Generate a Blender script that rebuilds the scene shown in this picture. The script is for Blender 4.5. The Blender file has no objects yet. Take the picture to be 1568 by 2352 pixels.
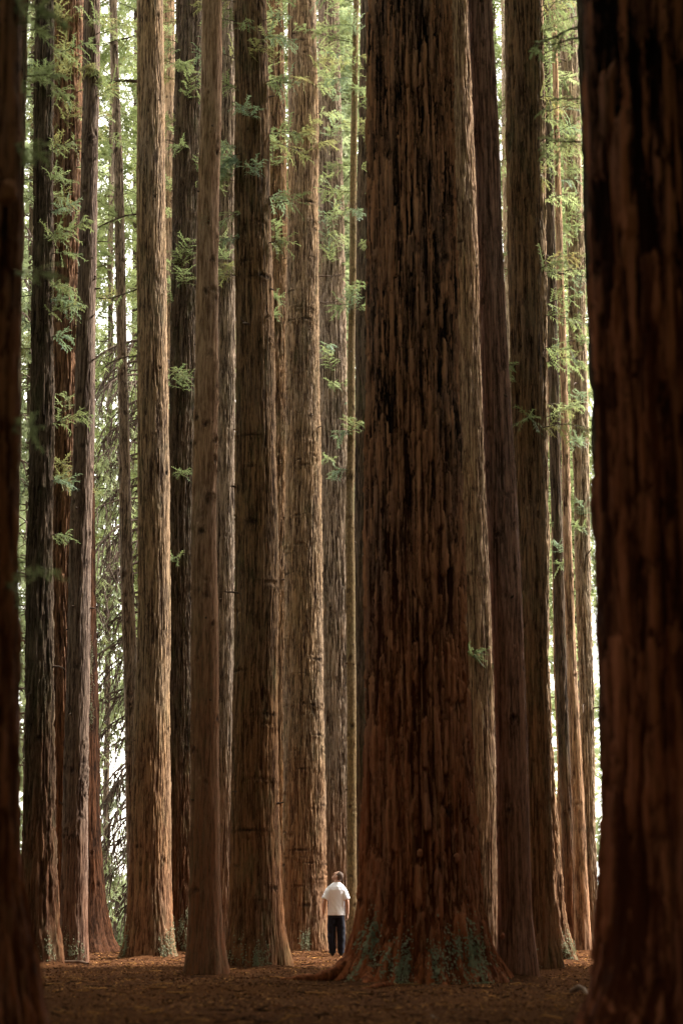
# A redwood grove with a man looking up, built in metres.  Camera stands 0.8 m above the forest floor.
import bpy, math, random
import numpy as np
from mathutils import Vector, Matrix

random.seed(7); RNG = np.random.default_rng(7)
S = bpy.context.scene
COL = S.collection
R = math.radians

# ------------------------------------------------------------------ camera maths
F = 3800.0; CX, CY = 784.0, 1176.0; HZ = 2105.0; CAMZ = 0.8
TH = math.atan((HZ - CY) / F); CT, ST = math.cos(TH), math.sin(TH)
def at(px, py, Y):
    """point on the plane y = Y that is seen at photo position (px, py)"""
    u = (px - CX) / F; v = (CY - py) / F
    t = Y / (CT - v * ST)
    return Vector((t * u, Y, CAMZ + t * (ST + v * CT)))
def base_dist(py): return CAMZ * F / (py - HZ)

# ------------------------------------------------------------------ noise
_perm = np.random.default_rng(3).permutation(4096).astype(np.int64)
_grad = np.random.default_rng(4).uniform(0, 2 * np.pi, 4096)
def pnoise(u, v, per, seed=0):
    """gradient noise, periodic in u with integer period per; about -0.7..0.7"""
    iu = np.floor(u).astype(np.int64); iv = np.floor(v).astype(np.int64)
    fu = u - iu; fv = v - iv
    def g(a, b, x, y):
        h = _perm[(_perm[(np.mod(a, per) + seed * 131) & 4095] + b * 7 + seed * 17) & 4095]
        an = _grad[h]
        return np.cos(an) * x + np.sin(an) * y
    su = fu * fu * fu * (fu * (fu * 6 - 15) + 10); sv = fv * fv * fv * (fv * (fv * 6 - 15) + 10)
    a = g(iu, iv, fu, fv); b = g(iu + 1, iv, fu - 1, fv)
    c = g(iu, iv + 1, fu, fv - 1); d = g(iu + 1, iv + 1, fu - 1, fv - 1)
    return (a + (b - a) * su) * (1 - sv) + (c + (d - c) * su) * sv
BIG = 1 << 20
def sstep(a, b, x):
    t = np.clip((x - a) / (b - a), 0, 1); return t * t * (3 - 2 * t)

# ------------------------------------------------------------------ mesh helpers
def mesh_np(name, V, polys, mats, smooth=True, attrs=None, matidx=None):
    """polys: list of (n,k) int arrays"""
    me = bpy.data.meshes.new(name)
    V = np.asarray(V, dtype=np.float32)
    me.vertices.add(len(V)); me.vertices.foreach_set('co', V.ravel())
    loops = np.concatenate([p.ravel() for p in polys]).astype(np.int32)
    starts = []; o = 0
    for p in polys:
        n, k = p.shape
        starts.append(o + np.arange(n) * k); o += n * k
    starts = np.concatenate(starts).astype(np.int32)
    me.loops.add(len(loops)); me.loops.foreach_set('vertex_index', loops)
    me.polygons.add(len(starts)); me.polygons.foreach_set('loop_start', starts)
    if smooth: me.polygons.foreach_set('use_smooth', np.ones(len(starts), dtype=bool))
    for m in mats: me.materials.append(m)
    if matidx is not None: me.polygons.foreach_set('material_index', np.asarray(matidx, dtype=np.int32))
    for k, a in (attrs or {}).items():
        at_ = me.attributes.new(k, 'FLOAT', 'POINT'); at_.data.foreach_set('value', np.asarray(a, dtype=np.float32))
    me.update(calc_edges=True); me.validate()
    return me
def link(name, me, parent=None):
    o = bpy.data.objects.new(name, me); COL.objects.link(o)
    if parent is not None: o.parent = parent
    return o
def tag(o, label=None, cat=None, group=None, kind=None):
    if label: o['label'] = label
    if cat: o['category'] = cat
    if group: o['group'] = group
    if kind: o['kind'] = kind
    return o
def thing(name, loc, label, cat, group=None):
    o = bpy.data.objects.new(name, None); COL.objects.link(o); o.location = loc
    o.empty_display_size = 0.3
    return tag(o, label, cat, group)

class Acc:
    """collects quads (and tubes made of quads) for ONE mesh"""
    def __init__(s): s.V = []; s.Q = []; s.M = []; s.n = 0; s.T = []
    def quads(s, P, mi=0, tint=None):
        P = np.asarray(P, dtype=np.float32)          # (n,4,3)
        n = len(P)
        if n == 0: return
        s.V.append(P.reshape(-1, 3)); s.Q.append(np.arange(n * 4).reshape(n, 4) + s.n); s.M.append(np.full(n, mi))
        t = np.zeros(n) if tint is None else tint
        s.T.append(np.repeat(t, 4)); s.n += n * 4
    def tube(s, pts, rad, sides=6, mi=0):
        pts = np.asarray(pts, dtype=np.float64); rad = np.asarray(rad, dtype=np.float64); n = len(pts)
        tan = np.gradient(pts, axis=0); tan /= np.linalg.norm(tan, axis=1)[:, None] + 1e-9
        up = np.array([0.13, 0.21, 0.97]) if abs(tan[0, 2]) < .9 else np.array([1., 0.1, 0])
        a = np.cross(tan, up); a /= np.linalg.norm(a, axis=1)[:, None] + 1e-9
        b = np.cross(a, tan)
        an = np.arange(sides) / sides * 2 * np.pi
        P = pts[:, None] + rad[:, None, None] * (np.cos(an)[None, :, None] * a[:, None] + np.sin(an)[None, :, None] * b[:, None])
        idx = np.arange(n * sides).reshape(n, sides)
        q = np.stack([idx[:-1], np.roll(idx, -1, 1)[:-1], np.roll(idx, -1, 1)[1:], idx[1:]], -1).reshape(-1, 4)
        s.V.append(P.reshape(-1, 3)); s.Q.append(q + s.n); s.M.append(np.full(len(q), mi)); s.T.append(np.zeros(n * sides)); s.n += n * sides
    def mesh(s, name, mats, smooth=False, off=(0, 0, 0)):
        V = np.concatenate(s.V) - np.asarray(off, dtype=np.float32)
        return mesh_np(name, V, [np.concatenate(s.Q)], mats, smooth, {'tint': np.concatenate(s.T)}, np.concatenate(s.M))

# ------------------------------------------------------------------ materials
def nmat(name):
    m = bpy.data.materials.new(name); m.use_nodes = True
    nt = m.node_tree; nt.nodes.clear()
    out = nt.nodes.new('ShaderNodeOutputMaterial')
    return m, nt, out
def N(nt, typ, **kw):
    n = nt.nodes.new(typ)
    for k, v in kw.items():
        if k.startswith('i_'):
            key = k[2:]; key = int(key) if key.isdigit() else key.replace('_', ' ')
            n.inputs[key].default_value = v
        else: setattr(n, k, v)
    return n
def mixc(nt, fac, a, b, blend='MIX'):
    n = nt.nodes.new('ShaderNodeMix'); n.data_type = 'RGBA'; n.blend_type = blend
    L = nt.links
    for s, v in ((n.inputs[0], fac), (n.inputs[6], a), (n.inputs[7], b)):
        if hasattr(v, 'is_output'): L.new(v, s)
        elif isinstance(v, (int, float)): s.default_value = v
        else: s.default_value = (*v, 1)
    return n.outputs[2]
def rng(nt, val, a, b, c=0., d=1.):
    n = nt.nodes.new('ShaderNodeMapRange'); nt.links.new(val, n.inputs[0])
    for i, x in enumerate((a, b, c, d)): n.inputs[i + 1].default_value = x
    return n.outputs[0]
def mathn(nt, op, a, b=0.):
    n = nt.nodes.new('ShaderNodeMath'); n.operation = op
    for s, v in ((n.inputs[0], a), (n.inputs[1], b)):
        if hasattr(v, 'is_output'): nt.links.new(v, s)
        else: s.default_value = v
    return n.outputs[0]

def bark(name, light, dark, rust=(.25, .078, .022), rustz=4.5, streak=(16, 1.0), moss=0.0, bump=.7, rustamt=.55, ridgemix=.75, strips=(42, 2.0, .45), con=(.17, .86)):
    m, nt, out = nmat(name); L = nt.links
    tc = N(nt, 'ShaderNodeTexCoord')
    mp = N(nt, 'ShaderNodeMapping'); mp.inputs['Scale'].default_value = (streak[0], streak[0], streak[1]); L.new(tc.outputs['Object'], mp.inputs[0])
    n1 = N(nt, 'ShaderNodeTexNoise', i_Scale=1.0, i_Detail=5.0, i_Roughness=.62); L.new(mp.outputs[0], n1.inputs['Vector'])
    mp2 = N(nt, 'ShaderNodeMapping'); mp2.inputs['Scale'].default_value = (1.3, 1.3, .35); L.new(tc.outputs['Object'], mp2.inputs[0])
    n2 = N(nt, 'ShaderNodeTexNoise', i_Scale=1.0, i_Detail=4.0); L.new(mp2.outputs[0], n2.inputs['Vector'])
    mp3 = N(nt, 'ShaderNodeMapping'); mp3.inputs['Scale'].default_value = (60, 60, 7); L.new(tc.outputs['Object'], mp3.inputs[0])
    n3 = N(nt, 'ShaderNodeTexNoise', i_Scale=1.0, i_Detail=3.0, i_Roughness=.7); L.new(mp3.outputs[0], n3.inputs['Vector'])
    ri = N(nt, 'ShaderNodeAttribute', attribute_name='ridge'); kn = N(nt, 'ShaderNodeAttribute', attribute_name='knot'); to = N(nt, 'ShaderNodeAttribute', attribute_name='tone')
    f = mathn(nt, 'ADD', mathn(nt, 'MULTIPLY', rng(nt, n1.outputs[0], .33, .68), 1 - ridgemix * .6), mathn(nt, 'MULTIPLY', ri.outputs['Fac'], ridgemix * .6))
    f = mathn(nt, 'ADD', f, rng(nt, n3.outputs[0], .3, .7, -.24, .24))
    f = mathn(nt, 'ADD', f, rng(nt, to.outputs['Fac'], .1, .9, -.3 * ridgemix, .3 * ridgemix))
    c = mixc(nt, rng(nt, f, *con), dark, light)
    # broad weathering: greyer patches
    g = tuple(0.5 * x + 0.5 * (sum(light) / 3) for x in light)
    c = mixc(nt, rng(nt, n2.outputs[0], .42, .7, 0, .7), c, mixc(nt, rng(nt, f, *con), tuple(x * .9 for x in dark), g))
    mp5 = N(nt, 'ShaderNodeMapping'); mp5.inputs['Scale'].default_value = (strips[0], strips[0], strips[1]); L.new(tc.outputs['Object'], mp5.inputs[0])
    n5 = N(nt, 'ShaderNodeTexNoise', i_Scale=1.0, i_Detail=2.5, i_Roughness=.55, i_Distortion=.4); L.new(mp5.outputs[0], n5.inputs['Vector'])
    c = mixc(nt, rng(nt, n5.outputs[0], .55, .62, 0, strips[2]), c, tuple(min(.6, x * (strips[3] if len(strips) > 3 else 1.4)) for x in light))
    c = mixc(nt, rng(nt, n5.outputs[0], .37, .44, strips[2] * 1.1, 0), c, tuple(x * .6 for x in dark))
    # bark near the root collar is the soft rusty inner bark
    sp = N(nt, 'ShaderNodeSeparateXYZ'); L.new(tc.outputs['Object'], sp.inputs[0])
    zz = mathn(nt, 'ADD', sp.outputs[2], rng(nt, n2.outputs[0], .3, .7, -1.2, 1.2))
    rf = mathn(nt, 'MULTIPLY', rng(nt, zz, 0.4, rustz, rustamt, 0.), rng(nt, n1.outputs[0], .3, .6, .55, 1.))
    c = mixc(nt, rf, c, mixc(nt, rng(nt, f, *con), tuple(x * .42 for x in rust), rust))
    if moss > 0:
        mp4 = N(nt, 'ShaderNodeMapping'); mp4.inputs['Scale'].default_value = (3, 3, 1.2); L.new(tc.outputs['Object'], mp4.inputs[0])
        n4 = N(nt, 'ShaderNodeTexNoise', i_Scale=1.0, i_Detail=6.0, i_Roughness=.7); L.new(mp4.outputs[0], n4.inputs['Vector'])
        c = mixc(nt, rng(nt, n4.outputs[0], .5, .72, 0, moss), c, (.11, .12, .055))
    c = mixc(nt, rng(nt, kn.outputs['Fac'], .08, .75, 0, .88), c, (.014, .009, .007))
    b = N(nt, 'ShaderNodeBsdfPrincipled'); b.inputs['Roughness'].default_value = .85; b.inputs['Specular IOR Level'].default_value = .06
    L.new(c, b.inputs['Base Color'])
    h = mathn(nt, 'ADD', mathn(nt, 'MULTIPLY', n1.outputs[0], 1.0), mathn(nt, 'MULTIPLY', n3.outputs[0], .5))
    bp = N(nt, 'ShaderNodeBump', i_Strength=bump, i_Distance=.03); L.new(h, bp.inputs['Height']); L.new(bp.outputs[0], b.inputs['Normal'])
    L.new(b.outputs[0], out.inputs[0])
    return m

def leafmat(name, a, b, c=(.16, .085, .02), camt=.18, trans=.45, scale=2.2, spec=.25):
    m, nt, out = nmat(name); L = nt.links
    tc = N(nt, 'ShaderNodeTexCoord'); oi = N(nt, 'ShaderNodeObjectInfo')
    no = N(nt, 'ShaderNodeTexNoise', i_Scale=scale, i_Detail=3.0); L.new(tc.outputs['Object'], no.inputs['Vector'])
    ti = N(nt, 'ShaderNodeAttribute', attribute_name='tint')
    f = mathn(nt, 'ADD', rng(nt, no.outputs[0], .3, .7, 0., .75), mathn(nt, 'MULTIPLY', ti.outputs['Fac'], .5))
    col = mixc(nt, f, a, b)
    n2 = N(nt, 'ShaderNodeTexNoise', i_Scale=scale * .6, i_Detail=2.0); L.new(tc.outputs['Object'], n2.inputs['Vector'])
    f2 = mathn(nt, 'MULTIPLY', rng(nt, n2.outputs[0], .54, .64), camt * 3)
    f2 = mathn(nt, 'MULTIPLY', f2, rng(nt, ti.outputs['Fac'], .3, .8))
    col = mixc(nt, f2, col, c)
    d = N(nt, 'ShaderNodeBsdfPrincipled'); d.inputs['Roughness'].default_value = .55; d.inputs['Specular IOR Level'].default_value = spec
    t = N(nt, 'ShaderNodeBsdfTranslucent'); L.new(col, d.inputs['Base Color'])
    tcol = mixc(nt, .4, col, (.40, .48, .19)); L.new(tcol, t.inputs['Color'])
    mx = N(nt, 'ShaderNodeMixShader'); mx.inputs[0].default_value = trans
    L.new(d.outputs[0], mx.inputs[1]); L.new(t.outputs[0], mx.inputs[2]); L.new(mx.outputs[0], out.inputs[0])
    return m

def plain(name, col, rough=.8, var=.25, scale=20, spec=.2, bump=0., bscale=60):
    m, nt, out = nmat(name); L = nt.links
    tc = N(nt, 'ShaderNodeTexCoord'); no = N(nt, 'ShaderNodeTexNoise', i_Scale=float(scale), i_Detail=4.0); L.new(tc.outputs['Object'], no.inputs['Vector'])
    c = mixc(nt, rng(nt, no.outputs[0], .3, .7), tuple(x * (1 - var) for x in col), tuple(min(1, x * (1 + var)) for x in col))
    b = N(nt, 'ShaderNodeBsdfPrincipled'); b.inputs['Roughness'].default_value = rough; b.inputs['Specular IOR Level'].default_value = spec
    L.new(c, b.inputs['Base Color'])
    if bump:
        n2 = N(nt, 'ShaderNodeTexNoise', i_Scale=float(bscale), i_Detail=3.0); L.new(tc.outputs['Object'], n2.inputs['Vector'])
        bp = N(nt, 'ShaderNodeBump', i_Strength=bump, i_Distance=.01); L.new(n2.outputs[0], bp.inputs['Height']); L.new(bp.outputs[0], b.inputs['Normal'])
    L.new(b.outputs[0], out.inputs[0])
    return m

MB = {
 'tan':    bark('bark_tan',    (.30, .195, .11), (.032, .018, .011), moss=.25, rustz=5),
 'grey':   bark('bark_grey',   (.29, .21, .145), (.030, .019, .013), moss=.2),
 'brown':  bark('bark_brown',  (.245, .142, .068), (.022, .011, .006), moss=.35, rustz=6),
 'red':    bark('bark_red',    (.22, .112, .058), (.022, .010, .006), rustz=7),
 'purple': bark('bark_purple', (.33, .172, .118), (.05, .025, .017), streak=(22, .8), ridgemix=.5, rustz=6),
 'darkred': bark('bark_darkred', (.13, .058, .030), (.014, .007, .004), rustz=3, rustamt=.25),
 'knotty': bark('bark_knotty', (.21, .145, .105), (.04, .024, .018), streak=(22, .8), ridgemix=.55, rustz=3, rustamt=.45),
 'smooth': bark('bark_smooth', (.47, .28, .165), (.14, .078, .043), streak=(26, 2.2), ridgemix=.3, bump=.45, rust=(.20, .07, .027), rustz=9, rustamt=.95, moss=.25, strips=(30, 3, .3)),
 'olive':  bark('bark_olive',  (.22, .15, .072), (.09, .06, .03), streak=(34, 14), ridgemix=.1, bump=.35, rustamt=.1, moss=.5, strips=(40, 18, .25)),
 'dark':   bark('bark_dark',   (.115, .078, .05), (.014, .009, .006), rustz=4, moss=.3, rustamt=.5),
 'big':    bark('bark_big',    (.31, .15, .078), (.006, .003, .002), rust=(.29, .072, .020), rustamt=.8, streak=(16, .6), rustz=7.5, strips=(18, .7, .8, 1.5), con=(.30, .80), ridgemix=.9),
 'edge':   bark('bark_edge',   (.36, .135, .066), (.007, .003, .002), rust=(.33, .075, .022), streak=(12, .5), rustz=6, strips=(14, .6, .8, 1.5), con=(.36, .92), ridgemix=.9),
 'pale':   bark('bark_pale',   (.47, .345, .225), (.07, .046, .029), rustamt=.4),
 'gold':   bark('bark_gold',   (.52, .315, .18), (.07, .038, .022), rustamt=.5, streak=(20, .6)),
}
LEAF = {
 'near': leafmat('leaf_near', (.09, .14, .065), (.22, .27, .11)),
 'mid':  leafmat('leaf_mid', (.085, .125, .055), (.22, .25, .09), camt=.22),
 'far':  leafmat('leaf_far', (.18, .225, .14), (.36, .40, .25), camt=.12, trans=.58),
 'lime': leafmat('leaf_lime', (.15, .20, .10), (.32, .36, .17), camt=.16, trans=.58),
 'rusty': leafmat('leaf_rusty', (.14, .15, .05), (.26, .21, .07), c=(.28, .12, .03), camt=.3),
 'blue': leafmat('leaf_blue', (.09, .15, .11), (.18, .26, .18), camt=.03),
}
TWIG = plain('twig_bark', (.075, .05, .035), var=.4, scale=8)
DTWIG = plain('dead_twig', (.16, .095, .06), var=.35, scale=6)

# ------------------------------------------------------------------ ground
MOUNDS = []
def ground_z(x, y, mounds=False):
    x = np.asarray(x, dtype=float); y = np.asarray(y, dtype=float)
    t = np.clip((y - 43.0) / 60.0, 0, 1)
    z = -15.0 * t * t * (3 - 2 * t) - np.clip(y - 42, 0, 8) * .03
    near = 1 - sstep(50, 80, y)
    z = z + near * (.075 * pnoise(x * .45 + 500, y * .45 + 500, BIG, 11) + .03 * pnoise(x * 1.7 + 500, y * 1.7 + 500, BIG, 12))
    if mounds:
        for (mx_, my_, r_) in MOUNDS:
            d = np.maximum(np.hypot(x - mx_, y - my_) - r_, 0)
            z = z + .09 * np.exp(-d / .22) * (1 + .8 * pnoise(x * 2.5 + 500, y * 2.5 + 500, BIG, 15))
    return z
def build_ground():
    ys = np.concatenate([np.linspace(-60, 6, 34)[:-1], np.linspace(6, 46, 330)[:-1], np.linspace(46, 110, 60)[:-1], np.geomspace(110, 2500, 24)])
    xs = np.concatenate([-np.geomspace(2500, 12, 22)[:-1], np.linspace(-12, 12, 200), np.geomspace(12, 2500, 22)[1:]])
    X, Y = np.meshgrid(xs, ys); Z = ground_z(X, Y, True)
    n, k = X.shape
    V = np.stack([X, Y, Z], -1).reshape(-1, 3)
    i = np.arange(n * k).reshape(n, k)
    q = np.stack([i[:-1, :-1], i[:-1, 1:], i[1:, 1:], i[1:, :-1]], -1).reshape(-1, 4)
    m, nt, out = nmat('forest_floor'); L = nt.links
    tc = N(nt, 'ShaderNodeTexCoord')
    n1 = N(nt, 'ShaderNodeTexNoise', i_Scale=14.0, i_Detail=8.0, i_Roughness=.75); L.new(tc.outputs['Object'], n1.inputs['Vector'])
    n2 = N(nt, 'ShaderNodeTexNoise', i_Scale=.7, i_Detail=3.0); L.new(tc.outputs['Object'], n2.inputs['Vector'])
    c = mixc(nt, rng(nt, n1.outputs[0], .3, .7), (.020, .008, .004), (.125, .058, .030))
    c = mixc(nt, rng(nt, n2.outputs[0], .4, .7, 0, .6), c, (.12, .05, .02))
    b = N(nt, 'ShaderNodeBsdfPrincipled'); b.inputs['Roughness'].default_value = .9; b.inputs['Specular IOR Level'].default_value = .0
    L.new(c, b.inputs['Base Color'])
    bp = N(nt, 'ShaderNodeBump', i_Strength=.8, i_Distance=.05); L.new(n1.outputs[0], bp.inputs['Height']); L.new(bp.outputs[0], b.inputs['Normal'])
    L.new(b.outputs[0], out.inputs[0])
    o = link('ground', mesh_np('ground', V, [q], [m])); tag(o, 'brown forest floor of needles and bark crumbs', kind='structure')

def build_litter():
    mats = [plain('litter_brown', (.155, .074, .038), var=.5, scale=3, spec=.0), plain('litter_tan', (.34, .17, .06), var=.5, scale=3, spec=.0), plain('litter_dark', (.03, .016, .01), var=.3, scale=3, spec=.0)]
    A = Acc(); n = 95000
    y = 9 + 34 * RNG.random(n) ** 1.15
    x = (RNG.random(n) * 2 - 1) * (y * .25 + .6)
    z = ground_z(x, y, True) + .004 + .012 * RNG.random(n)
    ln = (.55 + y / 70) * RNG.uniform(.02, .075, n) * (1 + 1.2 * (RNG.random(n) < .06)); wd = RNG.uniform(.006, .02, n) * (.55 + y / 55)
    an = RNG.random(n) * 2 * np.pi; ti = RNG.normal(0, .35, n); ro = RNG.normal(0, .5, n)
    d = np.stack([np.cos(an) * np.cos(ti), np.sin(an) * np.cos(ti), np.sin(ti)], -1)
    s = np.stack([-np.sin(an) * np.cos(ro), np.cos(an) * np.cos(ro), np.sin(ro)], -1)
    c = np.stack([x, y, z], -1)
    P = np.stack([c - d * ln[:, None] / 2, c + s * wd[:, None] / 2, c + d * ln[:, None] / 2, c - s * wd[:, None] / 2], 1)
    w = RNG.random(n); cl = np.where(w < .55, 0, np.where(w < .74, 1, 2))
    for k in range(3): A.quads(P[cl == k], k)
    n = 900                                        # thin shed twigs
    y = 10 + 33 * RNG.random(n); x = (RNG.random(n) * 2 - 1) * (y * .24 + .5); z = ground_z(x, y, True)
    for q in range(n):
        an = RNG.random() * 6.28; l = RNG.uniform(.08, .38); d = np.array((math.cos(an), math.sin(an), RNG.normal(0, .08))) * l; sd = np.array((-math.sin(an), math.cos(an), .4)) * l * .12 * RNG.normal()
        c0 = np.array((x[q], y[q], z[q] + .015))
        A.tube([c0 - d / 2, c0 + sd, c0 + d / 2], [.007, .006, .003], 4, int(RNG.integers(0, 3)))
    o = link('leaf_litter', A.mesh('leaf_litter', mats)); tag(o, 'fallen needles, bark flakes and dry leaves scattered over the floor', kind='stuff')

# ------------------------------------------------------------------ trunks
class Trunk: pass
DEPTHK = 2.0
def trunk(name, Y, rows, mat, label, width=.046, length=.8, depth=.03, fine=.0115, dz=.034, knots=.7, band=False,
          flare=.3, seed=0, ztop=None, base=None, group=None, plates=False, ks_=1.0):
    """rows: (py, left, right) edges in the photo; makes tree > trunk with furrowed bark"""
    T = Trunk()
    pts = []
    for (py, xl, xr) in rows:
        a = at(xl, py, Y); b = at(xr, py, Y); pts.append(((a.z + b.z) / 2, (a.x + b.x) / 2, (b.x - a.x) / 2))
    pts.sort()
    zc = np.array([p[0] for p in pts]); xc = np.array([p[1] for p in pts]); rc = np.array([p[2] for p in pts])
    zt = at(CX, -60, Y).z
    zend = ztop if ztop else zt * 1.35
    gz = float(ground_z(xc[0], Y)); z0 = gz - .35
    zf = np.concatenate([np.arange(z0, zt + .6, dz), np.arange(zt + .9, zend, .45)])
    slope = min(0, (rc[-1] - rc[0]) / max(zc[-1] - zc[0], 1) * .8)
    sx = (xc[-1] - xc[max(0, len(xc) - 2)]) / max(zc[-1] - zc[-2], .5)
    def ev(z):
        r_ = np.interp(z, zc, rc); x_ = np.interp(z, zc, xc)
        over = np.clip(z - zc[-1], 0, None); r_ = np.maximum(r_ + slope * over, .04); x_ = x_ + sx * over
        return x_, r_
    zs = np.linspace(z0, zend, 400); xs_, rs_ = ev(zs)
    k = np.exp(-np.linspace(-2, 2, 25) ** 2); k /= k.sum()
    pad = lambda a: np.convolve(np.pad(a, 12, mode='edge'), k, 'valid')
    xsm, rsm = pad(xs_), pad(rs_)
    w = sstep(0, 1.5, zs - max(gz, 0)); xsm = xs_ * (1 - w) + xsm * w; rsm = rs_ * (1 - w) + rsm * w
    rref = float(np.interp((zc[0] + zc[-1]) / 2, zs, rsm))
    nf = int(np.clip(round(rref * math.pi * 1.15 / fine), 26, 330)); nb = max(10, nf // 5)
    ang = np.concatenate([np.linspace(-1.85, 1.85, nf), np.linspace(1.85, 2 * np.pi - 1.85, nb + 2)[1:-1]])
    ang = np.mod(ang + np.pi, 2 * np.pi) - np.pi
    ang = np.sort(ang)
    A, Z = np.meshgrid(ang, zf)
    tn = A / (2 * np.pi) + .5
    X0 = np.interp(Z, zs, xsm); R0 = np.interp(Z, zs, rsm)
    s = seed
    X0 = X0 + .035 * pnoise(Z * .33 + seed * 3.7, Z * 0 + .5, BIG, s) * sstep(.5, 3, Z - gz)
    C = 2 * np.pi * rref
    NU = max(8, int(round(C / width)))
    NA = max(3, NU // 4)
    warp = .9 * pnoise(tn * NA, Z / (length * 1.6), NA, s + 1)
    U = tn * NU + warp
    n1 = pnoise(U, Z / length + .35 * pnoise(tn * NU, Z * .9, NU, s + 5), NU, s + 2)
    n2 = pnoise(2 * U + .5 * warp, Z / (length * .42), 2 * NU, s + 3)
    n3 = pnoise(tn * NU * 2, Z / .16, 2 * NU, s + 4)
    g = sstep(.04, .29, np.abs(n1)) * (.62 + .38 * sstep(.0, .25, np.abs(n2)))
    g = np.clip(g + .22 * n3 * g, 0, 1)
    # broken fibrous strips: columns cut into segments, each with its own height and tone
    def strips_(wd, ln, sd):
        nc = max(6, int(round(C / wd)))
        Uc = tn * nc + .55 * pnoise(tn * max(3, nc // 3), Z / (ln * 1.1), max(3, nc // 3), sd) + .16 * pnoise(tn * nc, Z / (ln * .22), nc, sd + 1)
        ci = np.floor(Uc).astype(np.int64); fu = Uc - ci; cm = np.mod(ci, nc)
        h1 = _perm[(cm * 37 + sd * 211) & 4095] / 4096.
        Vc = Z / (ln * (.6 + .9 * h1)) + h1 * 29 + .25 * pnoise(tn * nc * 2, Z / .3, 2 * nc, sd + 2)
        vi = np.floor(Vc).astype(np.int64); fv = Vc - vi
        h2 = _perm[(_perm[(cm + sd * 7) & 4095] + vi * 13) & 4095] / 4096.
        e = sstep(.0, .17, np.minimum(fu, 1 - fu)) * (.3 + .7 * sstep(0, .06, np.minimum(fv, 1 - fv)))
        return e * (.3 + .7 * h2), h2
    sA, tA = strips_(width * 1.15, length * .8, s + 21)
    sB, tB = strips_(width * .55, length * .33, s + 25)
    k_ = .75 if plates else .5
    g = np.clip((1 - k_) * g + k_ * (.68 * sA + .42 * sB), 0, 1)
    tone = .6 * tA + .4 * tB
    dsp = DEPTHK * depth * (g - .6)
    R1 = R0 * (1 + .05 * pnoise(tn * 5, Z * .35, 5, s + 6) + .02 * pnoise(tn * 9, Z * .9, 9, s + 7)) + dsp
    hz = Z - gz
    but = pnoise(tn * 7, Z * .25, 7, s + 8)
    R1 = R1 * (1 + flare * np.exp(-np.clip(hz, -.3, None) / .55) * (.25 + 1.5 * but))
    # knots and branch scars
    KN = np.zeros_like(Z)
    rr = random.Random(seed * 13 + 5)
    nk = int(knots * (zt - z0))
    ks = []
    for _ in range(nk):
        kz = rr.uniform(gz + 1.0, zt); ka = rr.uniform(-1.6, 1.6)
        if band: kw, kh = rr.uniform(.06, .22), rr.uniform(.02, .045)
        else: kw, kh = rr.uniform(.03, .055) * ks_, rr.uniform(.035, .065) * ks_
        ks.append((kz, ka, kw, kh))
    for (kz, ka, kw, kh) in ks:
        kst = rr.uniform(.2, .85)
        i0, i1 = np.searchsorted(zf, [kz - .3, kz + .3])
        if i1 <= i0: continue
        dd = ((A[i0:i1] - ka) * rref / kw) ** 2 + ((Z[i0:i1] - kz) / kh) ** 2
        wob = np.clip(1 + 1.5 * pnoise(A[i0:i1] * 14 * max(rref, .2) / .3 + 50, Z[i0:i1] * 17 + 50, BIG, s) + 1.2 * pnoise(A[i0:i1] * 40 + 50, Z[i0:i1] * 9 + 50, BIG, s + 1), .25, 3)
        e = np.exp(-dd * wob)
        R1[i0:i1] += .028 * np.exp(-dd * .35) - .045 * e
        KN[i0:i1] = np.maximum(KN[i0:i1], e * kst)
    Xp = X0 + R1 * np.sin(A); Yp = Y - R1 * np.cos(A)
    org = Vector((float(np.interp(gz, zs, xsm)), Y, gz))
    V = np.stack([Xp - org.x, Yp - org.y, Z - org.z], -1).reshape(-1, 3)
    n, kk = Z.shape
    i = np.arange(n * kk).reshape(n, kk)
    q = np.stack([i[:-1], np.roll(i, -1, 1)[:-1], np.roll(i, -1, 1)[1:], i[1:]], -1).reshape(-1, 4)
    root = thing(name, org, label, 'tree', group)
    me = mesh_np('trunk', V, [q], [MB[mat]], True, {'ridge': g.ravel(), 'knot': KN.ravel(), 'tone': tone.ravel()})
    T.obj = root; T.trunk = link('trunk', me, root); T.org = org; T.Y = Y; T.gz = gz; T.seed = seed; T.zt = zt
    MOUNDS.append((org.x, Y, rref))
    def surf(a_, z_):
        ii = min(int(np.searchsorted(zf, z_)), len(zf) - 1); jj = min(int(np.searchsorted(ang, a_)), kk - 1)
        return float(X0[ii, jj]), float(R1[ii, jj])
    T.surf = surf
    T.at = lambda z: (float(np.interp(z, zs, xsm)), float(np.interp(z, zs, rsm)))
    return T

# ------------------------------------------------------------------ foliage
def perp(d):
    d = np.asarray(d, float); u = np.array([0, 0, 1.0]); s = np.cross(d, u); n = np.linalg.norm(s)
    s = s / n if n > 1e-4 else np.array([1., 0, 0]); return s, np.cross(s, d)
def curve(o, d, L, droop, n, wob=.08, rg=random):
    o = np.asarray(o, float); d = np.asarray(d, float); d = d / np.linalg.norm(d)
    p = [o]; 
    for i in range(n):
        d = d + np.array([rg.gauss(0, wob), rg.gauss(0, wob), rg.gauss(0, wob) - droop / n]); d = d / np.linalg.norm(d)
        p.append(p[-1] + d * L / n)
    return np.array(p)
def leaflets(acc, base, dirs, sides, ups, ln, wd, mi, tint):
    tip = base + dirs * ln[:, None]; mid = base + dirs * ln[:, None] * .45
    off = sides * wd[:, None] / 2
    P = np.stack([base, mid + off + ups * ln[:, None] * .04, tip - ups * ln[:, None] * .12, mid - off + ups * ln[:, None] * .04], 1)
    acc.quads(P, mi, tint)
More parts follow.
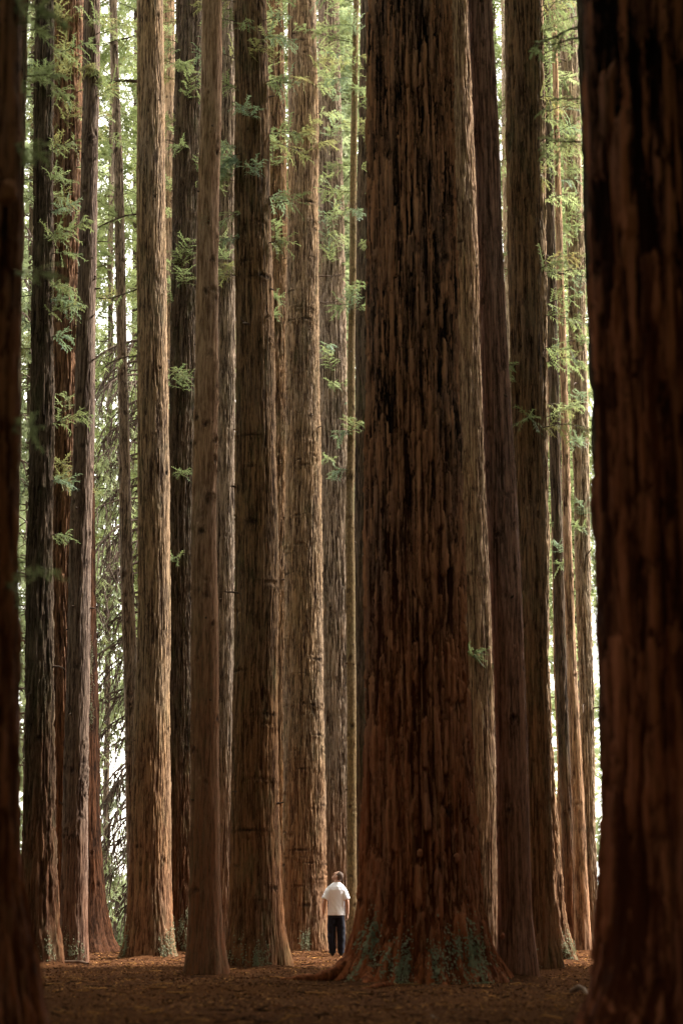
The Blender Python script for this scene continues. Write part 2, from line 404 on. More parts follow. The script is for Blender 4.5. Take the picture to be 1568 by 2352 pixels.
def spray(acc, axis, nt, tl, ll, lw, mi, rg, droop=.3, dens=8):
    """flat feathery spray: twigs left and right of a branch axis, each carrying short needle-ribbons"""
    n = len(axis) - 1
    for k in range(nt):
        t = (k + .6) / nt * n; i = min(int(t), n - 1); f = t - i
        p = axis[i] * (1 - f) + axis[i + 1] * f
        d = axis[i + 1] - axis[i]; d = d / np.linalg.norm(d)
        s, u = perp(d); sg = 1 if k % 2 else -1; ro = rg.gauss(0, .55); s, u = s * math.cos(ro) + u * math.sin(ro), u * math.cos(ro) - s * math.sin(ro)
        fr = (k + .6) / nt
        if rg.random() < .12: continue
        L = tl * (.5 + .7 * math.sin(math.pi * min(1, .2 + fr * .8))) * rg.uniform(.45, 1.35)
        td = d * rg.uniform(.5, .9) + s * sg * rg.uniform(.7, 1.) + u * rg.gauss(-.12, .34)
        tw = curve(p, td, L, droop, 4, .1, rg)
        m = dens
        tt = (np.arange(m) + .5) / m * 4; ii = np.minimum(tt.astype(int), 3); ff = (tt - ii)[:, None]
        b = tw[ii] * (1 - ff) + tw[ii + 1] * ff
        dd = tw[ii + 1] - tw[ii]; dd /= np.linalg.norm(dd, axis=1)[:, None]
        ss = np.cross(dd, np.array([0, 0, 1.])); ss /= np.linalg.norm(ss, axis=1)[:, None] + 1e-6
        uu = np.cross(ss, dd)
        sgn = np.where(np.arange(m) % 2, 1., -1.)[:, None]
        ld = dd * .75 + ss * sgn * .75 + uu * RNG.normal(-.1, .35, (m, 1)); ld /= np.linalg.norm(ld, axis=1)[:, None]
        ls = np.cross(ld, uu); ls /= np.linalg.norm(ls, axis=1)[:, None] + 1e-6
        lt = rg.random()
        leaflets(acc, b, ld, ls, uu, ll * RNG.uniform(.6, 1.25, m), lw * RNG.uniform(.7, 1.2, m), mi, np.full(m, lt))
        # the twig itself is clothed in needles
        a = tw[:-1]; c = tw[1:]; sd = np.cross(c - a, np.array([0, 0, 1.])); sd /= np.linalg.norm(sd, axis=1)[:, None] + 1e-6
        w = lw * .45
        acc.quads(np.stack([a + sd * w, c + sd * w, c - sd * w, a - sd * w], 1), mi, np.full(len(a), lt))

def branch(T, o, d, L, leaf='mid', nt=14, tl=.32, ll=.085, lw=.02, rad=.012, droop=.35, dens=8, wood=None, rg=None, bare=0.0):
    """tree > branch > foliage"""
    rg = rg or random
    ax = curve(o, d, L, droop, 7, .1, rg)
    A = Acc(); A.tube(ax, np.linspace(rad, rad * .35, len(ax)), 5)
    for _ in range(3):
        i = rg.randrange(1, 6)
        tw = curve(ax[i], (ax[i] - ax[i - 1]) * 8 + np.array([rg.gauss(0, .5), rg.gauss(0, .5), rg.gauss(0, .5)]), L * .35, .2, 4, .15, rg)
        A.tube(tw, np.linspace(rad * .45, rad * .2, 5), 4)
    off = T.org
    b = link('branch', A.mesh('branch', [wood or TWIG], True, off), T.obj)
    if nt:
        Fq = Acc(); s0 = int(bare * 7)
        spray(Fq, ax[s0:], nt, tl, ll, lw, 0, rg, dens=dens)
        link('foliage', Fq.mesh('foliage', [LEAF[leaf]], False, off), b)
    return b

def epi(T, py, side, L=.9, leaf='mid', depth=-.3, up=.15, **kw):
    """short leafy shoot on a trunk at photo height py; side -1 left, +1 right, 0 front"""
    z = at(CX, py, T.Y).z; x, r = T.at(z)
    rg = random.Random(int(py * 7 + T.seed * 31 + side * 3))
    a = side * rg.uniform(.9, 1.5)
    o = (x + r * .9 * math.sin(a), T.Y - r * .9 * math.cos(a), z)
    d = (math.sin(a) + rg.gauss(0, .1), depth * rg.random() - .25 * math.cos(a), up + rg.gauss(0, .15))
    return branch(T, o, d, L, leaf, rg=rg, **kw)

def crown(T, z0, z1, nbr, Lmax, leaf, nt=12, tl=.45, ll=.16, lw=.04, dens=6, seed=0, xr=None, droop=.5):
    """whole crown of a distant tree: one mesh of leafy boughs"""
    rg = random.Random(seed)
    A = Acc()
    for k in range(nbr):
        z = z0 + (z1 - z0) * (k + rg.random()) / nbr
        x, r = T.at(z)
        a = rg.uniform(0, 2 * math.pi)
        L = Lmax * rg.uniform(.45, 1.) * (1 - .35 * (z - z0) / (z1 - z0))
        ax = curve((x, T.Y, z), (math.cos(a), math.sin(a), rg.uniform(-.1, .35)), L, droop, 6, .1, rg)
        A.tube(ax, np.linspace(.03, .008, 7), 4, 1)
        spray(A, ax[1:], nt, tl * rg.uniform(.8, 1.2), ll, lw, 0, rg, dens=dens)
    return link('crown', A.mesh('crown', [LEAF[leaf], TWIG], False, T.org), T.obj)

def stubs(T, n, p0=100, p1=1900, L=.12, seed=1):
    rg = random.Random(seed + T.seed * 5)
    for _ in range(n):
        z = at(CX, rg.uniform(p0, p1), T.Y).z; x, r = T.at(z); a = rg.choice([-1, 1]) * rg.uniform(.2, 1.5)
        o = np.array((x + r * .9 * math.sin(a), T.Y - r * .9 * math.cos(a), z)); d = np.array((math.sin(a), -math.cos(a), rg.uniform(-.3, .4)))
        ax = curve(o, d, L * rg.uniform(.5, 1.5), .2, 4, .15, rg)
        A = Acc(); A.tube(ax, np.linspace(.022, .007, 5), 6)
        link('branch_stub', A.mesh('branch_stub', [TWIG], True, T.org), T.obj)

# ------------------------------------------------------------------ the trees of the grove
G1 = 'redwood trunks of the grove'
T = {}
def tr(key, *a, **k):
    k.setdefault('group', G1); T[key] = trunk('redwood_tree', *a, **k)

tr('A', 9.6, [(0, -170, 46), (586, -170, 51), (1172, -175, 43), (1759, -180, 41), (2012, -185, 47), (2180, -195, 72), (2352, -210, 100)], 'big',
   'blurred dark redwood trunk cut by the left edge of the photo, nearest on that side', width=.075, length=.9, depth=.028, fine=.014, dz=.035, seed=1, plates=True)
tr('A2', 18.0, [(0, 20, 66), (300, 12, 61), (700, 0, 52), (2250, -40, 30)], 'tan',
   'slim brown trunk peeping out behind the blurred left edge trunk near the top', depth=.02, seed=2)
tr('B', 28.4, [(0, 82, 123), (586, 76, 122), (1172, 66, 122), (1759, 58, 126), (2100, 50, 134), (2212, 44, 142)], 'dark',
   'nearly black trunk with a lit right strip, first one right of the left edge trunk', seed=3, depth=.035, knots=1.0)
tr('C', 34.0, [(0, 120, 190), (586, 118, 184), (1172, 110, 178), (1759, 108, 180), (2190, 100, 190)], 'red',
   'reddish trunk behind rusty green sprays, between the black trunk and the grey knotty one', seed=4, width=.06, depth=.034)
tr('D', 30.0, [(0, 193, 229), (300, 189, 226), (586, 182, 222), (1172, 165, 214), (1500, 155, 206), (1759, 147, 203), (2100, 141, 201), (2206, 137, 206)], 'knotty',
   'grey-brown leaning trunk with dark knots along its whole length, left of the narrow leafy gap', seed=5, width=.036, length=.5, depth=.010, fine=.010, knots=3.4)
tr('E', 37.5, [(0, 180, 212), (1000, 172, 215), (1300, 168, 219), (1640, 165, 227), (1900, 160, 232), (2080, 158, 243), (2150, 152, 254), (2190, 140, 272)], 'darkred',
   'dark red trunk with widely flared foot, half behind the grey knotty trunk', seed=6, width=.05, depth=.016, knots=.5)
tr('F', 38.5, [(0, 253, 270), (300, 259, 279), (586, 264, 287), (890, 272, 295), (1172, 276, 303), (1500, 282, 313), (1759, 289, 325), (2190, 294, 335)], 'grey',
   'very slender knotty trunk standing free in the leafy gap, top leaning left', seed=7, width=.034, length=.5, depth=.009, fine=.010, knots=3.6)
tr('G', 33.3, [(0, 315, 373), (586, 317, 383), (1172, 317, 390), (1500, 316, 391), (1759, 306, 392), (2000, 297, 393), (2100, 293, 397), (2160, 288, 402), (2196, 282, 407)], 'tan',
   'straight light tan trunk with even vertical furrows, right of the leafy gap', seed=8, width=.042, length=.7, depth=.017, fine=.010, knots=1.6)
tr('G2', 50.0, [(0, 374, 402), (586, 378, 405), (1172, 378, 408), (2150, 375, 412)], 'tan',
   'narrow far trunk, a strip between the light tan and the dark furrowed trunk', seed=9, depth=.02)
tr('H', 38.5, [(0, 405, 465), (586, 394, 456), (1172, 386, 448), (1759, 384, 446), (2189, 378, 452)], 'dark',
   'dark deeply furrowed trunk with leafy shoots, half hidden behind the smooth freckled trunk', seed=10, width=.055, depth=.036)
tr('I', 24.0, [(0, 462, 509), (586, 453, 502), (1172, 440, 497), (1759, 437, 502), (2000, 434, 505), (2150, 430, 512), (2232, 424, 521)], 'smooth',
   'smooth brown trunk freckled with dark spots, standing forward at left of centre', seed=11, width=.05, depth=.006, knots=3.4, flare=.35, ks_=1.0, dz=.026)
tr('J', 39.0, [(0, 506, 538), (586, 500, 541), (1172, 496, 540), (1759, 494, 536), (2185, 490, 540)], 'grey',
   'slim shaded trunk squeezed between the freckled trunk and the broad shaggy brown one', seed=12, depth=.022)
tr('K', 27.9, [(0, 538, 613), (586, 541, 626), (1172, 540, 636), (1759, 534, 640), (2000, 529, 644), (2120, 524, 649), (2214, 517, 657)], 'brown',
   'broad brown trunk with black horizontal branch scars, standing left of the man', seed=13, width=.040, length=.8, depth=.018, fine=.010, knots=2.0, band=True, dz=.03)
tr('L', 42.0, [(0, 600, 649), (586, 606, 661), (1172, 612, 658), (1759, 615, 653), (2025, 618, 655), (2120, 620, 661), (2178, 618, 672)], 'brown',
   'shaded trunk showing as a strip behind the broad brown trunk, its foot pale with lichen', seed=14, depth=.035)
tr('M', 40.5, [(0, 663, 726), (300, 661, 728), (586, 660, 731), (1172, 655, 738), (1759, 651, 745), (2060, 648, 748), (2180, 642, 756)], 'tan',
   'large ridged trunk with ringed scars and bright right side, behind the man', seed=15, width=.044, length=.7, depth=.026, fine=.010, knots=3.4, band=True, dz=.03)
tr('N', 46.0, [(0, 732, 777), (586, 731, 790), (1172, 730, 801), (1759, 738, 806), (2185, 736, 812)], 'grey',
   'dark grey deeply grooved trunk rising straight above the head of the man', seed=16, width=.06, length=1.0, depth=.045)
tr('O', 37.0, [(0, 811, 823), (300, 806, 821), (586, 801, 817), (1000, 797, 815), (1172, 793, 813), (1500, 794, 816), (1759, 797, 818), (2190, 796, 820)], 'olive',
   'thin pole-like olive trunk with fine bark, just right of the man', seed=17, width=.04, depth=.004, fine=.012, knots=1.5, flare=.1)
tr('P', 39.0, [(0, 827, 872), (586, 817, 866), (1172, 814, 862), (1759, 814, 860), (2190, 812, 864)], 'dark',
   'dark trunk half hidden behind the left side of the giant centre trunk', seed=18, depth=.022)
tr('Q', 21.9, [(0, 845, 1031), (586, 844, 1046), (1172, 841, 1058), (1500, 840, 1070), (1759, 838, 1084), (1900, 837, 1094), (2000, 834, 1101), (2080, 826, 1109), (2140, 813, 1119), (2190, 798, 1131), (2225, 782, 1146), (2252, 766, 1162)], 'big',
   'giant shaggy redwood trunk at centre right with flared mossy roots, beside the man', width=.08, length=1.1, depth=.065, fine=.012, dz=.028, knots=1.0, seed=19, ks_=1.3, flare=.2, plates=True)
tr('R', 28.5, [(0, 1006, 1078), (586, 1018, 1098), (1172, 1028, 1124), (1759, 1034, 1138), (2170, 1034, 1142), (2215, 1030, 1148)], 'gold',
   'pale tan trunk pressed close against the right side of the giant trunk', seed=20, width=.05, depth=.022, knots=2.2)
tr('S', 22.3, [(0, 1074, 1129), (300, 1086, 1143), (586, 1098, 1154), (1172, 1120, 1190), (1759, 1140, 1213), (2100, 1142, 1222), (2252, 1138, 1236)], 'purple',
   'purple-brown smooth trunk between the pale tan trunk and the golden-edged one', seed=21, width=.042, depth=.008, knots=2.6)
tr('T2', 44.0, [(0, 1151, 1195), (1172, 1160, 1200), (2170, 1170, 1215)], 'pale',
   'far pale trunk showing only as a rim along the left edge of the golden-edged trunk', seed=22, depth=.03)
tr('Tt', 25.0, [(0, 1160, 1241), (586, 1166, 1240), (1172, 1178, 1250), (1759, 1195, 1262), (2000, 1203, 1268), (2150, 1207, 1276), (2248, 1200, 1296)], 'brown',
   'red-brown trunk with golden lit right flank, second thick trunk right of the giant one', seed=23, width=.055, depth=.022, knots=1.1)
tr('U', 31.3, [(0, 1190, 1243), (586, 1195, 1252), (1172, 1202, 1257), (1500, 1206, 1261), (1759, 1212, 1271), (2000, 1218, 1287), (2120, 1220, 1298), (2202, 1210, 1319)], 'tan',
   'ridged trunk just behind the golden-edged trunk, its flared foot reaching right', seed=24, width=.06, depth=.035)
tr('V3', 40.5, [(0, 1228, 1250), (586, 1244, 1264), (1172, 1265, 1281), (1500, 1270, 1289), (1759, 1279, 1298), (2190, 1274, 1306)], 'gold',
   'thin tan trunk at the left of the cluster by the right gap', seed=25, depth=.015)
tr('V1', 39.0, [(0, 1240, 1260), (200, 1244, 1263), (586, 1252, 1275), (1172, 1265, 1290), (1500, 1272, 1299), (1759, 1283, 1311), (2192, 1296, 1326)], 'dark',
   'slim dark trunk in the middle of the cluster by the right gap', seed=26, depth=.015, width=.05)
tr('V2', 38.2, [(200, 1268, 1281), (586, 1276, 1292), (1172, 1291, 1310), (1500, 1300, 1322), (1759, 1309, 1336), (2000, 1316, 1348), (2192, 1320, 1358)], 'gold',
   'slim golden tan trunk in the right-gap cluster, straight in front of the pale grey one', seed=27, depth=.012, width=.05)
tr('W', 41.0, [(0, 1282, 1322), (586, 1302, 1342), (1172, 1318, 1353), (1759, 1332, 1364), (2000, 1336, 1369), (2195, 1338, 1380)], 'pale',
   'pale grey trunk furthest right in the bright gap, beside the black foreground trunk', seed=28, width=.05, depth=.034)
tr('Y', 15.0, [(0, 1326, 1372), (586, 1344, 1392), (1172, 1366, 1412), (2300, 1392, 1440)], 'dark',
   'shaded trunk whose left rim peeps out behind the black right edge trunk at the top', seed=29, depth=.025)
tr('X', 9.3, [(0, 1343, 1640), (586, 1353, 1650), (1172, 1367, 1664), (1759, 1382, 1680), (1992, 1380, 1690), (2100, 1376, 1700), (2210, 1366, 1720), (2290, 1346, 1740), (2352, 1322, 1765)], 'edge',
   'huge out-of-focus dark trunk cut by the right edge of the photo', width=.11, length=.9, depth=.045, fine=.012, dz=.03, knots=1.5, seed=30, plates=True)

# trees beyond the crest of the slope, seen through the gaps
G2 = 'leafy trees beyond the grove'
far = [  # key, px, Y, half width px, crown z range, boughs, reach, leaf, label
 ('f1', 58, 58, 9, 6, 40, 90, 2.6, 'far', 'leafy tree in the bright slit right of the left edge trunk'),
 ('f2', 145, 64, 14, 6, 42, 70, 3.2, 'mid', 'leafy far tree behind the black and the reddish trunk'),
 ('f3', 243, 60, 7, 10, 42, 55, 2.8, 'mid', 'leafy far tree in the gap between the grey knotty trunk and the slender one'),
 ('f4', 304, 70, 12, 11, 46, 60, 3.2, 'far', 'leafy far tree in the gap between the slender trunk and the light tan one'),
 ('f5', 420, 66, 12, 10, 46, 80, 3.4, 'mid', 'leafy far tree behind the dark furrowed trunk left of the freckled one'),
 ('f6', 520, 72, 12, 12, 48, 70, 3.4, 'far', 'leafy far tree behind the slim shaded trunk right of the freckled one'),
 ('f7', 636, 60, 14, 11, 44, 90, 3.0, 'mid', 'leafy far tree behind the gap left of the bright ridged trunk'),
 ('f8', 760, 57, 13, 9, 42, 120, 3.0, 'far', 'leafy far tree between the bright ridged trunk and the olive pole'),
 ('f9', 798, 76, 11, 12, 50, 90, 3.2, 'far', 'leafy far tree close beside the upper part of the olive pole'),
 ('f10', 1140, 62, 10, 10, 44, 90, 3.0, 'lime', 'bright leafy far tree between the purple-brown trunk and the golden-edged one'),
 ('f11', 1252, 78, 9, 10, 50, 90, 3.2, 'lime', 'yellow-green leafy far tree just right of the golden-edged trunk'),
 ('f12', 1296, 60, 7, 11, 42, 100, 3.0, 'lime', 'yellow-green leafy far tree in the upper middle of the right gap'),
 ('f13', 1322, 88, 12, 14, 56, 90, 2.2, 'far', 'pale green far tree low and right in the bright right gap'),
]
for j, (k, px, Y, hw, z0, z1, nb, Lm, lf, lab) in enumerate(far):
    gz = float(ground_z(0, Y)); lean = (CX - px) * .03
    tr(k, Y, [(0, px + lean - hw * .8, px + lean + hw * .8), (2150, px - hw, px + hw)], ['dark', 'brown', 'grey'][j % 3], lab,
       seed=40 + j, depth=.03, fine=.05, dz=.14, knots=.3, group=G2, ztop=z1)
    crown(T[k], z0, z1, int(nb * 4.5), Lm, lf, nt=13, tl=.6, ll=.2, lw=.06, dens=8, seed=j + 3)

# the conifer with drooping limbs behind the leafy gap
tr('Dr', 47.0, [(0, 338, 352), (1172, 338, 358), (2170, 336, 362)], 'dark', 'conifer with many dark drooping limbs hanging in the gap behind the slender trunk', seed=60, fine=.04, dz=.1, group=G2)
def limb(Tr, z, dx, dy, L, rg, rad=.035, leaf='mid', nh=18, hang=1.1, up=.1):
    x, r = Tr.at(z)
    ax = curve((x, Tr.Y, z), (dx, dy, up), L, 1.5, 10, .07, rg)
    A = Acc(); A.tube(ax, np.linspace(rad, rad * .3, 11), 6)
    FA = Acc()
    for k in range(nh):
        i = rg.randrange(2, 11); d = ax[min(i, 10)] - ax[i - 1]; d /= np.linalg.norm(d)
        tw = curve(ax[i], d * .6 + np.array([rg.gauss(0, .45), rg.gauss(0, .45), -.55]), hang * rg.uniform(.5, 1.3), 1.1, 6, .1, rg)
        A.tube(tw, np.linspace(.02, .009, 7), 4)
        if rg.random() < .22: spray(FA, tw[2:], 7, .3, .1, .026, 0, rg, dens=8)
    b = link('branch', A.mesh('branch', [TWIG], True, Tr.org), Tr.obj)
    if FA.n: link('foliage', FA.mesh('foliage', [LEAF[leaf]], False, Tr.org), b)
rg = random.Random(11)
for k in range(74):
    z = .9 + 17 * ((k + rg.random()) / 74)
    limb(T['Dr'], z, rg.uniform(-1, -.6) if k % 5 else rg.uniform(.2, .8), rg.uniform(-.7, .5), rg.uniform(1.6, 2.9), rg, rad=rg.uniform(.02, .045), leaf='far' if k % 2 else 'lime')
# its neighbour behind the left slit
tr('Dl', 44.0, [(0, 14, 30), (2170, 10, 34)], 'dark', 'conifer with bare dark limbs reaching into the slit right of the left edge trunk', seed=61, fine=.04, dz=.1, group=G2)
for k in range(20):
    z = 1.0 + 20 * (k + rg.random()) / 20
    limb(T['Dl'], z, rg.uniform(.7, 1), rg.uniform(-.5, .5), rg.uniform(.9, 1.5), rg, rad=rg.uniform(.018, .035), leaf='far', nh=7, hang=.5, up=.3)

# leafy shoots on the trunks
for key, py, side, L, leaf in [
  ('A', 640, 1, .26, 'lime'), ('A', 625, 0, .22, 'near'), ('A', 350, 1, .2, 'near'), ('A', 25, 1, .32, 'lime'), ('A', 62, 1, .3, 'near'), ('A', 990, 1, .22, 'lime'), ('A', 1365, 1, .36, 'lime'),
  ('B', 130, 1, .7, 'near'), ('B', 150, -1, .4, 'near'), ('B', 215, 1, .5, 'mid'), ('B', 380, -1, .5, 'near'), ('B', 470, -1, .5, 'near'), ('B', 560, 1, .6, 'mid'), ('B', 690, 1, .5, 'blue'), ('B', 680, -1, .4, 'blue'), ('B', 745, -1, .4, 'blue'), ('B', 775, 1, .35, 'blue'), ('B', 800, -1, .4, 'rusty'), ('B', 850, -1, .4, 'rusty'), ('B', 975, 1, .4, 'mid'), ('B', 1105, 1, .35, 'blue'), ('B', 1120, -1, .3, 'blue'), ('B', 1230, 1, .3, 'near'), ('B', 1290, -1, .35, 'near'),
  ('H', 30, -1, .6, 'mid'), ('H', 150, -1, .7, 'lime'), ('H', 170, 0, .6, 'mid'), ('H', 185, -1, .5, 'rusty'), ('H', 240, 0, .5, 'mid'), ('H', 350, 0, .6, 'near'), ('H', 400, 1, .5, 'near'), ('H', 430, -1, .5, 'near'), ('H', 600, 0, .5, 'near'), ('H', 625, 1, .4, 'mid'), ('H', 665, 0, .5, 'near'), ('H', 700, -1, .6, 'near'), ('H', 880, 0, .65, 'near'), ('H', 890, -1, .6, 'mid'), ('H', 905, 0, .5, 'near'), ('H', 1010, -1, .4, 'near'), ('H', 1100, 0, .4, 'near'), ('H', 1290, 0, .45, 'near'), ('H', 1280, -1, .5, 'near'),
  ('K', 95, 1, .5, 'blue'), ('K', 200, 1, .55, 'near'), ('K', 145, 0, .45, 'rusty'), ('K', 215, -1, .4, 'near'), ('K', 290, 0, .5, 'blue'), ('K', 310, 1, .5, 'near'), ('K', 330, 1, .6, 'rusty'), ('K', 475, 1, .45, 'near'), ('K', 455, 1, .35, 'blue'), ('K', 60, -1, .5, 'mid'), ('K', 565, 1, .4, 'mid'), ('K', 640, -1, .3, 'rusty'),
  ('L', 55, 1, .8, 'lime'), ('L', 100, 0, .7, 'mid'), ('L', 150, 1, .6, 'lime'), ('L', 350, 0, .5, 'near'), ('L', 395, 0, .5, 'near'), ('L', 560, 0, .6, 'near'), ('L', 585, -1, .5, 'mid'), ('L', 700, 0, .4, 'near'), ('L', 740, 0, .3, 'near'),
  ('M', 150, 1, .5, 'rusty'), ('M', 200, 1, .45, 'mid'), ('M', 45, -1, .6, 'lime'), ('M', 320, 0, .35, 'rusty'), ('M', 330, 1, .4, 'rusty'),
  ('N', 250, 0, 1.0, 'blue'), ('N', 290, 1, 1.1, 'mid'), ('N', 330, 0, .9, 'blue'), ('N', 385, 1, 1., 'near'), ('N', 420, 0, .9, 'mid'), ('N', 500, 1, .9, 'blue'), ('N', 520, 0, .7, 'near'), ('N', 595, 0, .8, 'blue'), ('N', 610, 1, .8, 'near'), ('N', 800, 0, .5, 'blue'), ('N', 860, 0, .6, 'near'), ('N', 880, 1, .7, 'near'), ('N', 900, 0, .6, 'near'), ('N', 930, 1, .5, 'blue'), ('N', 1065, 0, .6, 'near'), ('N', 1090, 1, .5, 'blue'),
  ('O', 100, -1, .8, 'mid'), ('O', 130, 1, .4, 'rusty'), ('O', 60, -1, .9, 'mid'), ('O', 180, -1, .8, 'blue'), ('O', 690, 0, .6, 'near'), ('O', 700, -1, .45, 'near'), ('O', 710, 1, .5, 'near'), ('O', 720, 0, .4, 'blue'), ('O', 975, 1, .45, 'near'), ('O', 990, -1, .4, 'blue'), ('O', 1000, 0, .4, 'near'), ('O', 1080, -1, .35, 'blue'), ('O', 225, 1, .5, 'rusty'), ('O', 440, -1, .5, 'mid'),
  ('R', 1530, 1, .24, 'lime'), ('R', 1520, 0, .24, 'near'), ('R', 65, -1, .3, 'mid'),
  ('Tt', 968, 0, .25, 'near'), ('Tt', 880, -1, .22, 'blue'), ('Tt', 845, -1, .24, 'near'), ('Tt', 625, 1, .24, 'lime'), ('Tt', 985, 1, .4, 'rusty'),
  ('U', 60, 1, .9, 'mid'), ('U', 95, 1, 1.0, 'mid'), ('U', 130, 1, .9, 'near'), ('U', 265, 1, .8, 'rusty'), ('U', 600, 1, .8, 'rusty'), ('U', 640, 1, .7, 'lime'), ('U', 700, 1, .8, 'near'), ('U', 730, 1, .9, 'mid'), ('U', 800, 1, .6, 'mid'), ('U', 835, 1, .6, 'near'), ('U', 930, 1, .4, 'rusty'), ('U', 965, 1, .45, 'lime'), ('U', 355, 1, .7, 'mid'), ('U', 460, 1, .6, 'lime'), ('U', 20, 1, .8, 'rusty'),
  ('V1', 180, 1, 1., 'lime'), ('V1', 230, 0, .9, 'mid'), ('V1', 300, 1, .9, 'blue'), ('V1', 380, -1, .8, 'near'), ('V1', 420, 1, .8, 'blue'), ('V1', 820, 0, .6, 'blue'), ('V1', 845, 1, .6, 'near'), ('V1', 1020, 1, .4, 'blue'), ('V1', 1200, -1, .3, 'near'), ('V1', 1275, 0, .35, 'blue'), ('V1', 1300, 0, .35, 'near'),
  ('W', 130, 0, 1.2, 'near'), ('W', 200, 1, 1., 'mid'), ('W', 330, 0, 1., 'mid'), ('W', 390, 1, .8, 'blue'), ('W', 470, -1, .9, 'near'), ('W', 560, 0, .8, 'near'), ('W', 690, 0, .6, 'blue'), ('W', 740, -1, .6, 'near'), ('W', 800, 0, .5, 'near'), ('W', 885, -1, .5, 'near'), ('W', 935, 0, .45, 'blue'), ('W', 1020, 0, .4, 'blue'), ('W', 1150, -1, .4, 'near'), ('W', 1190, 0, .4, 'blue'), ('W', 1215, 0, .4, 'near'),
 
  ]:
    near = T[key].Y < 12
    L *= random.Random(py + 3).uniform(.75, 1.9)
    epi(T[key], py, side, L, leaf, nt=14 if near else int(14 + L * 10), tl=.13 if near else .30, ll=.045 if near else .08, lw=.011 if near else .018, rad=.005 if near else .010, dens=9 if near else 11)
rg = random.Random(5)
# many finer shoots high up, where the grove gets its light
rg = random.Random(23)
for key, n, y0, y1, Lm, lf in (('A2', 8, 0, 420, .5, 'ml'), ('B', 16, 0, 760, .6, 'nmb'), ('D', 7, 0, 420, .5, 'mr'), ('F', 12, 0, 700, .8, 'mln'), ('G2', 12, 0, 640, .8, 'mln'), ('H', 22, 0, 700, .75, 'nmlr'), ('J', 12, 0, 620, .7, 'nmr'),
    ('K', 14, 0, 560, .6, 'nbr'), ('L', 20, 0, 640, .9, 'nml'), ('M', 8, 0, 330, .6, 'mrl'), ('N', 34, 0, 640, 1.1, 'nbml'), ('O', 16, 0, 560, .9, 'nmb'), ('P', 9, 0, 420, .6, 'nr'), ('T2', 14, 0, 560, .9, 'lmn'),
    ('U', 18, 0, 640, .9, 'lmnr'), ('V1', 16, 0, 720, .9, 'nmb'), ('V3', 12, 0, 640, .8, 'mln'), ('W', 22, 0, 760, 1., 'nmlb')):
    for k in range(n):
        epi(T[key], rg.uniform(y0, y1), rg.choice((-1, -.6, 0, .5, 1)), Lm * rg.uniform(.5, 1.5), {'n': 'near', 'm': 'mid', 'l': 'lime', 'b': 'blue', 'r': 'rusty'}[rg.choice(lf)],
            nt=rg.randrange(14, 30), tl=rg.uniform(.2, .4), ll=.072, lw=.015, rad=.009, dens=rg.randrange(7, 12), droop=rg.uniform(.1, 1.1), up=rg.uniform(-.1, .4), bare=rg.choice((0, .2, .4)))
# C is wrapped in rusty green shoots in its upper part
for k in range(34):
    py = 20 + 620 * (k / 34) ** 1.1 if k < 26 else rg.uniform(650, 1150)
    epi(T['C'], py + k * .37, rg.choice([-.8, 0, 0, .7, .9]), rg.uniform(.5, 1.), rg.choice(['rusty', 'rusty', 'mid', 'lime']), nt=22, tl=.34, ll=.075, lw=.016, dens=10)
for k in range(14):
    epi(T['G2'], rg.uniform(20, 700) + k * .3, rg.choice([0, 1, -.5]), rg.uniform(.5, .9), rg.choice(['mid', 'lime', 'near']), nt=22, tl=.34, ll=.075, lw=.017, dens=10)
for key, n, L in (('D', 16, .10), ('F', 14, .07), ('I', 8, .05), ('J', 10, .12), ('K', 8, .2), ('L', 8, .35), ('M', 6, .12), ('O', 8, .06), ('W', 10, .35), ('U', 6, .12), ('B', 7, .25), ('S', 5, .06), ('G', 5, .07)):
    stubs(T[key], n, L=L)

# big bare boughs that cross the leafy gap
for key, py, side, L, rad in (('G', 812, -1, 1.0, .022), ('G', 70, -1, .9, .025), ('G', 180, -1, 1.1, .04), ('G', 485, -1, 1.1, .025), ('G', 655, -1, 1.1, .02), ('M', 630, 1, .75, .02), ('M', 690, 1, .8, .02), ('M', 100, 1, 1., .02), ('Y', 45, -1, .5, .014), ('Y', 70, -1, .45, .012), ('Y', 210, -1, .45, .01), ('Y', 310, -1, .4, .009), ('U', 620, 1, .9, .02), ('U', 60, 1, .9, .02), ('X', 935, -1, .2, .006), ('X', 970, -1, .2, .006), ('X', 1290, -1, .18, .004), ('X', 1330, -1, .18, .004), ('X', 1500, -1, .18, .004), ('X', 1630, -1, .18, .005), ('X', 1900, -1, .2, .005)):
    z = at(CX, py, T[key].Y).z; x, r = T[key].at(z)
    branch(T[key], (x + side * r * .9, T[key].Y + .15, z), (side, .15, rg.uniform(-.3, .1)), L, nt=0 if key in 'MX' else 4, leaf='near', rad=rad, droop=rg.uniform(-.2, .5), rg=rg, wood=TWIG, tl=.2)

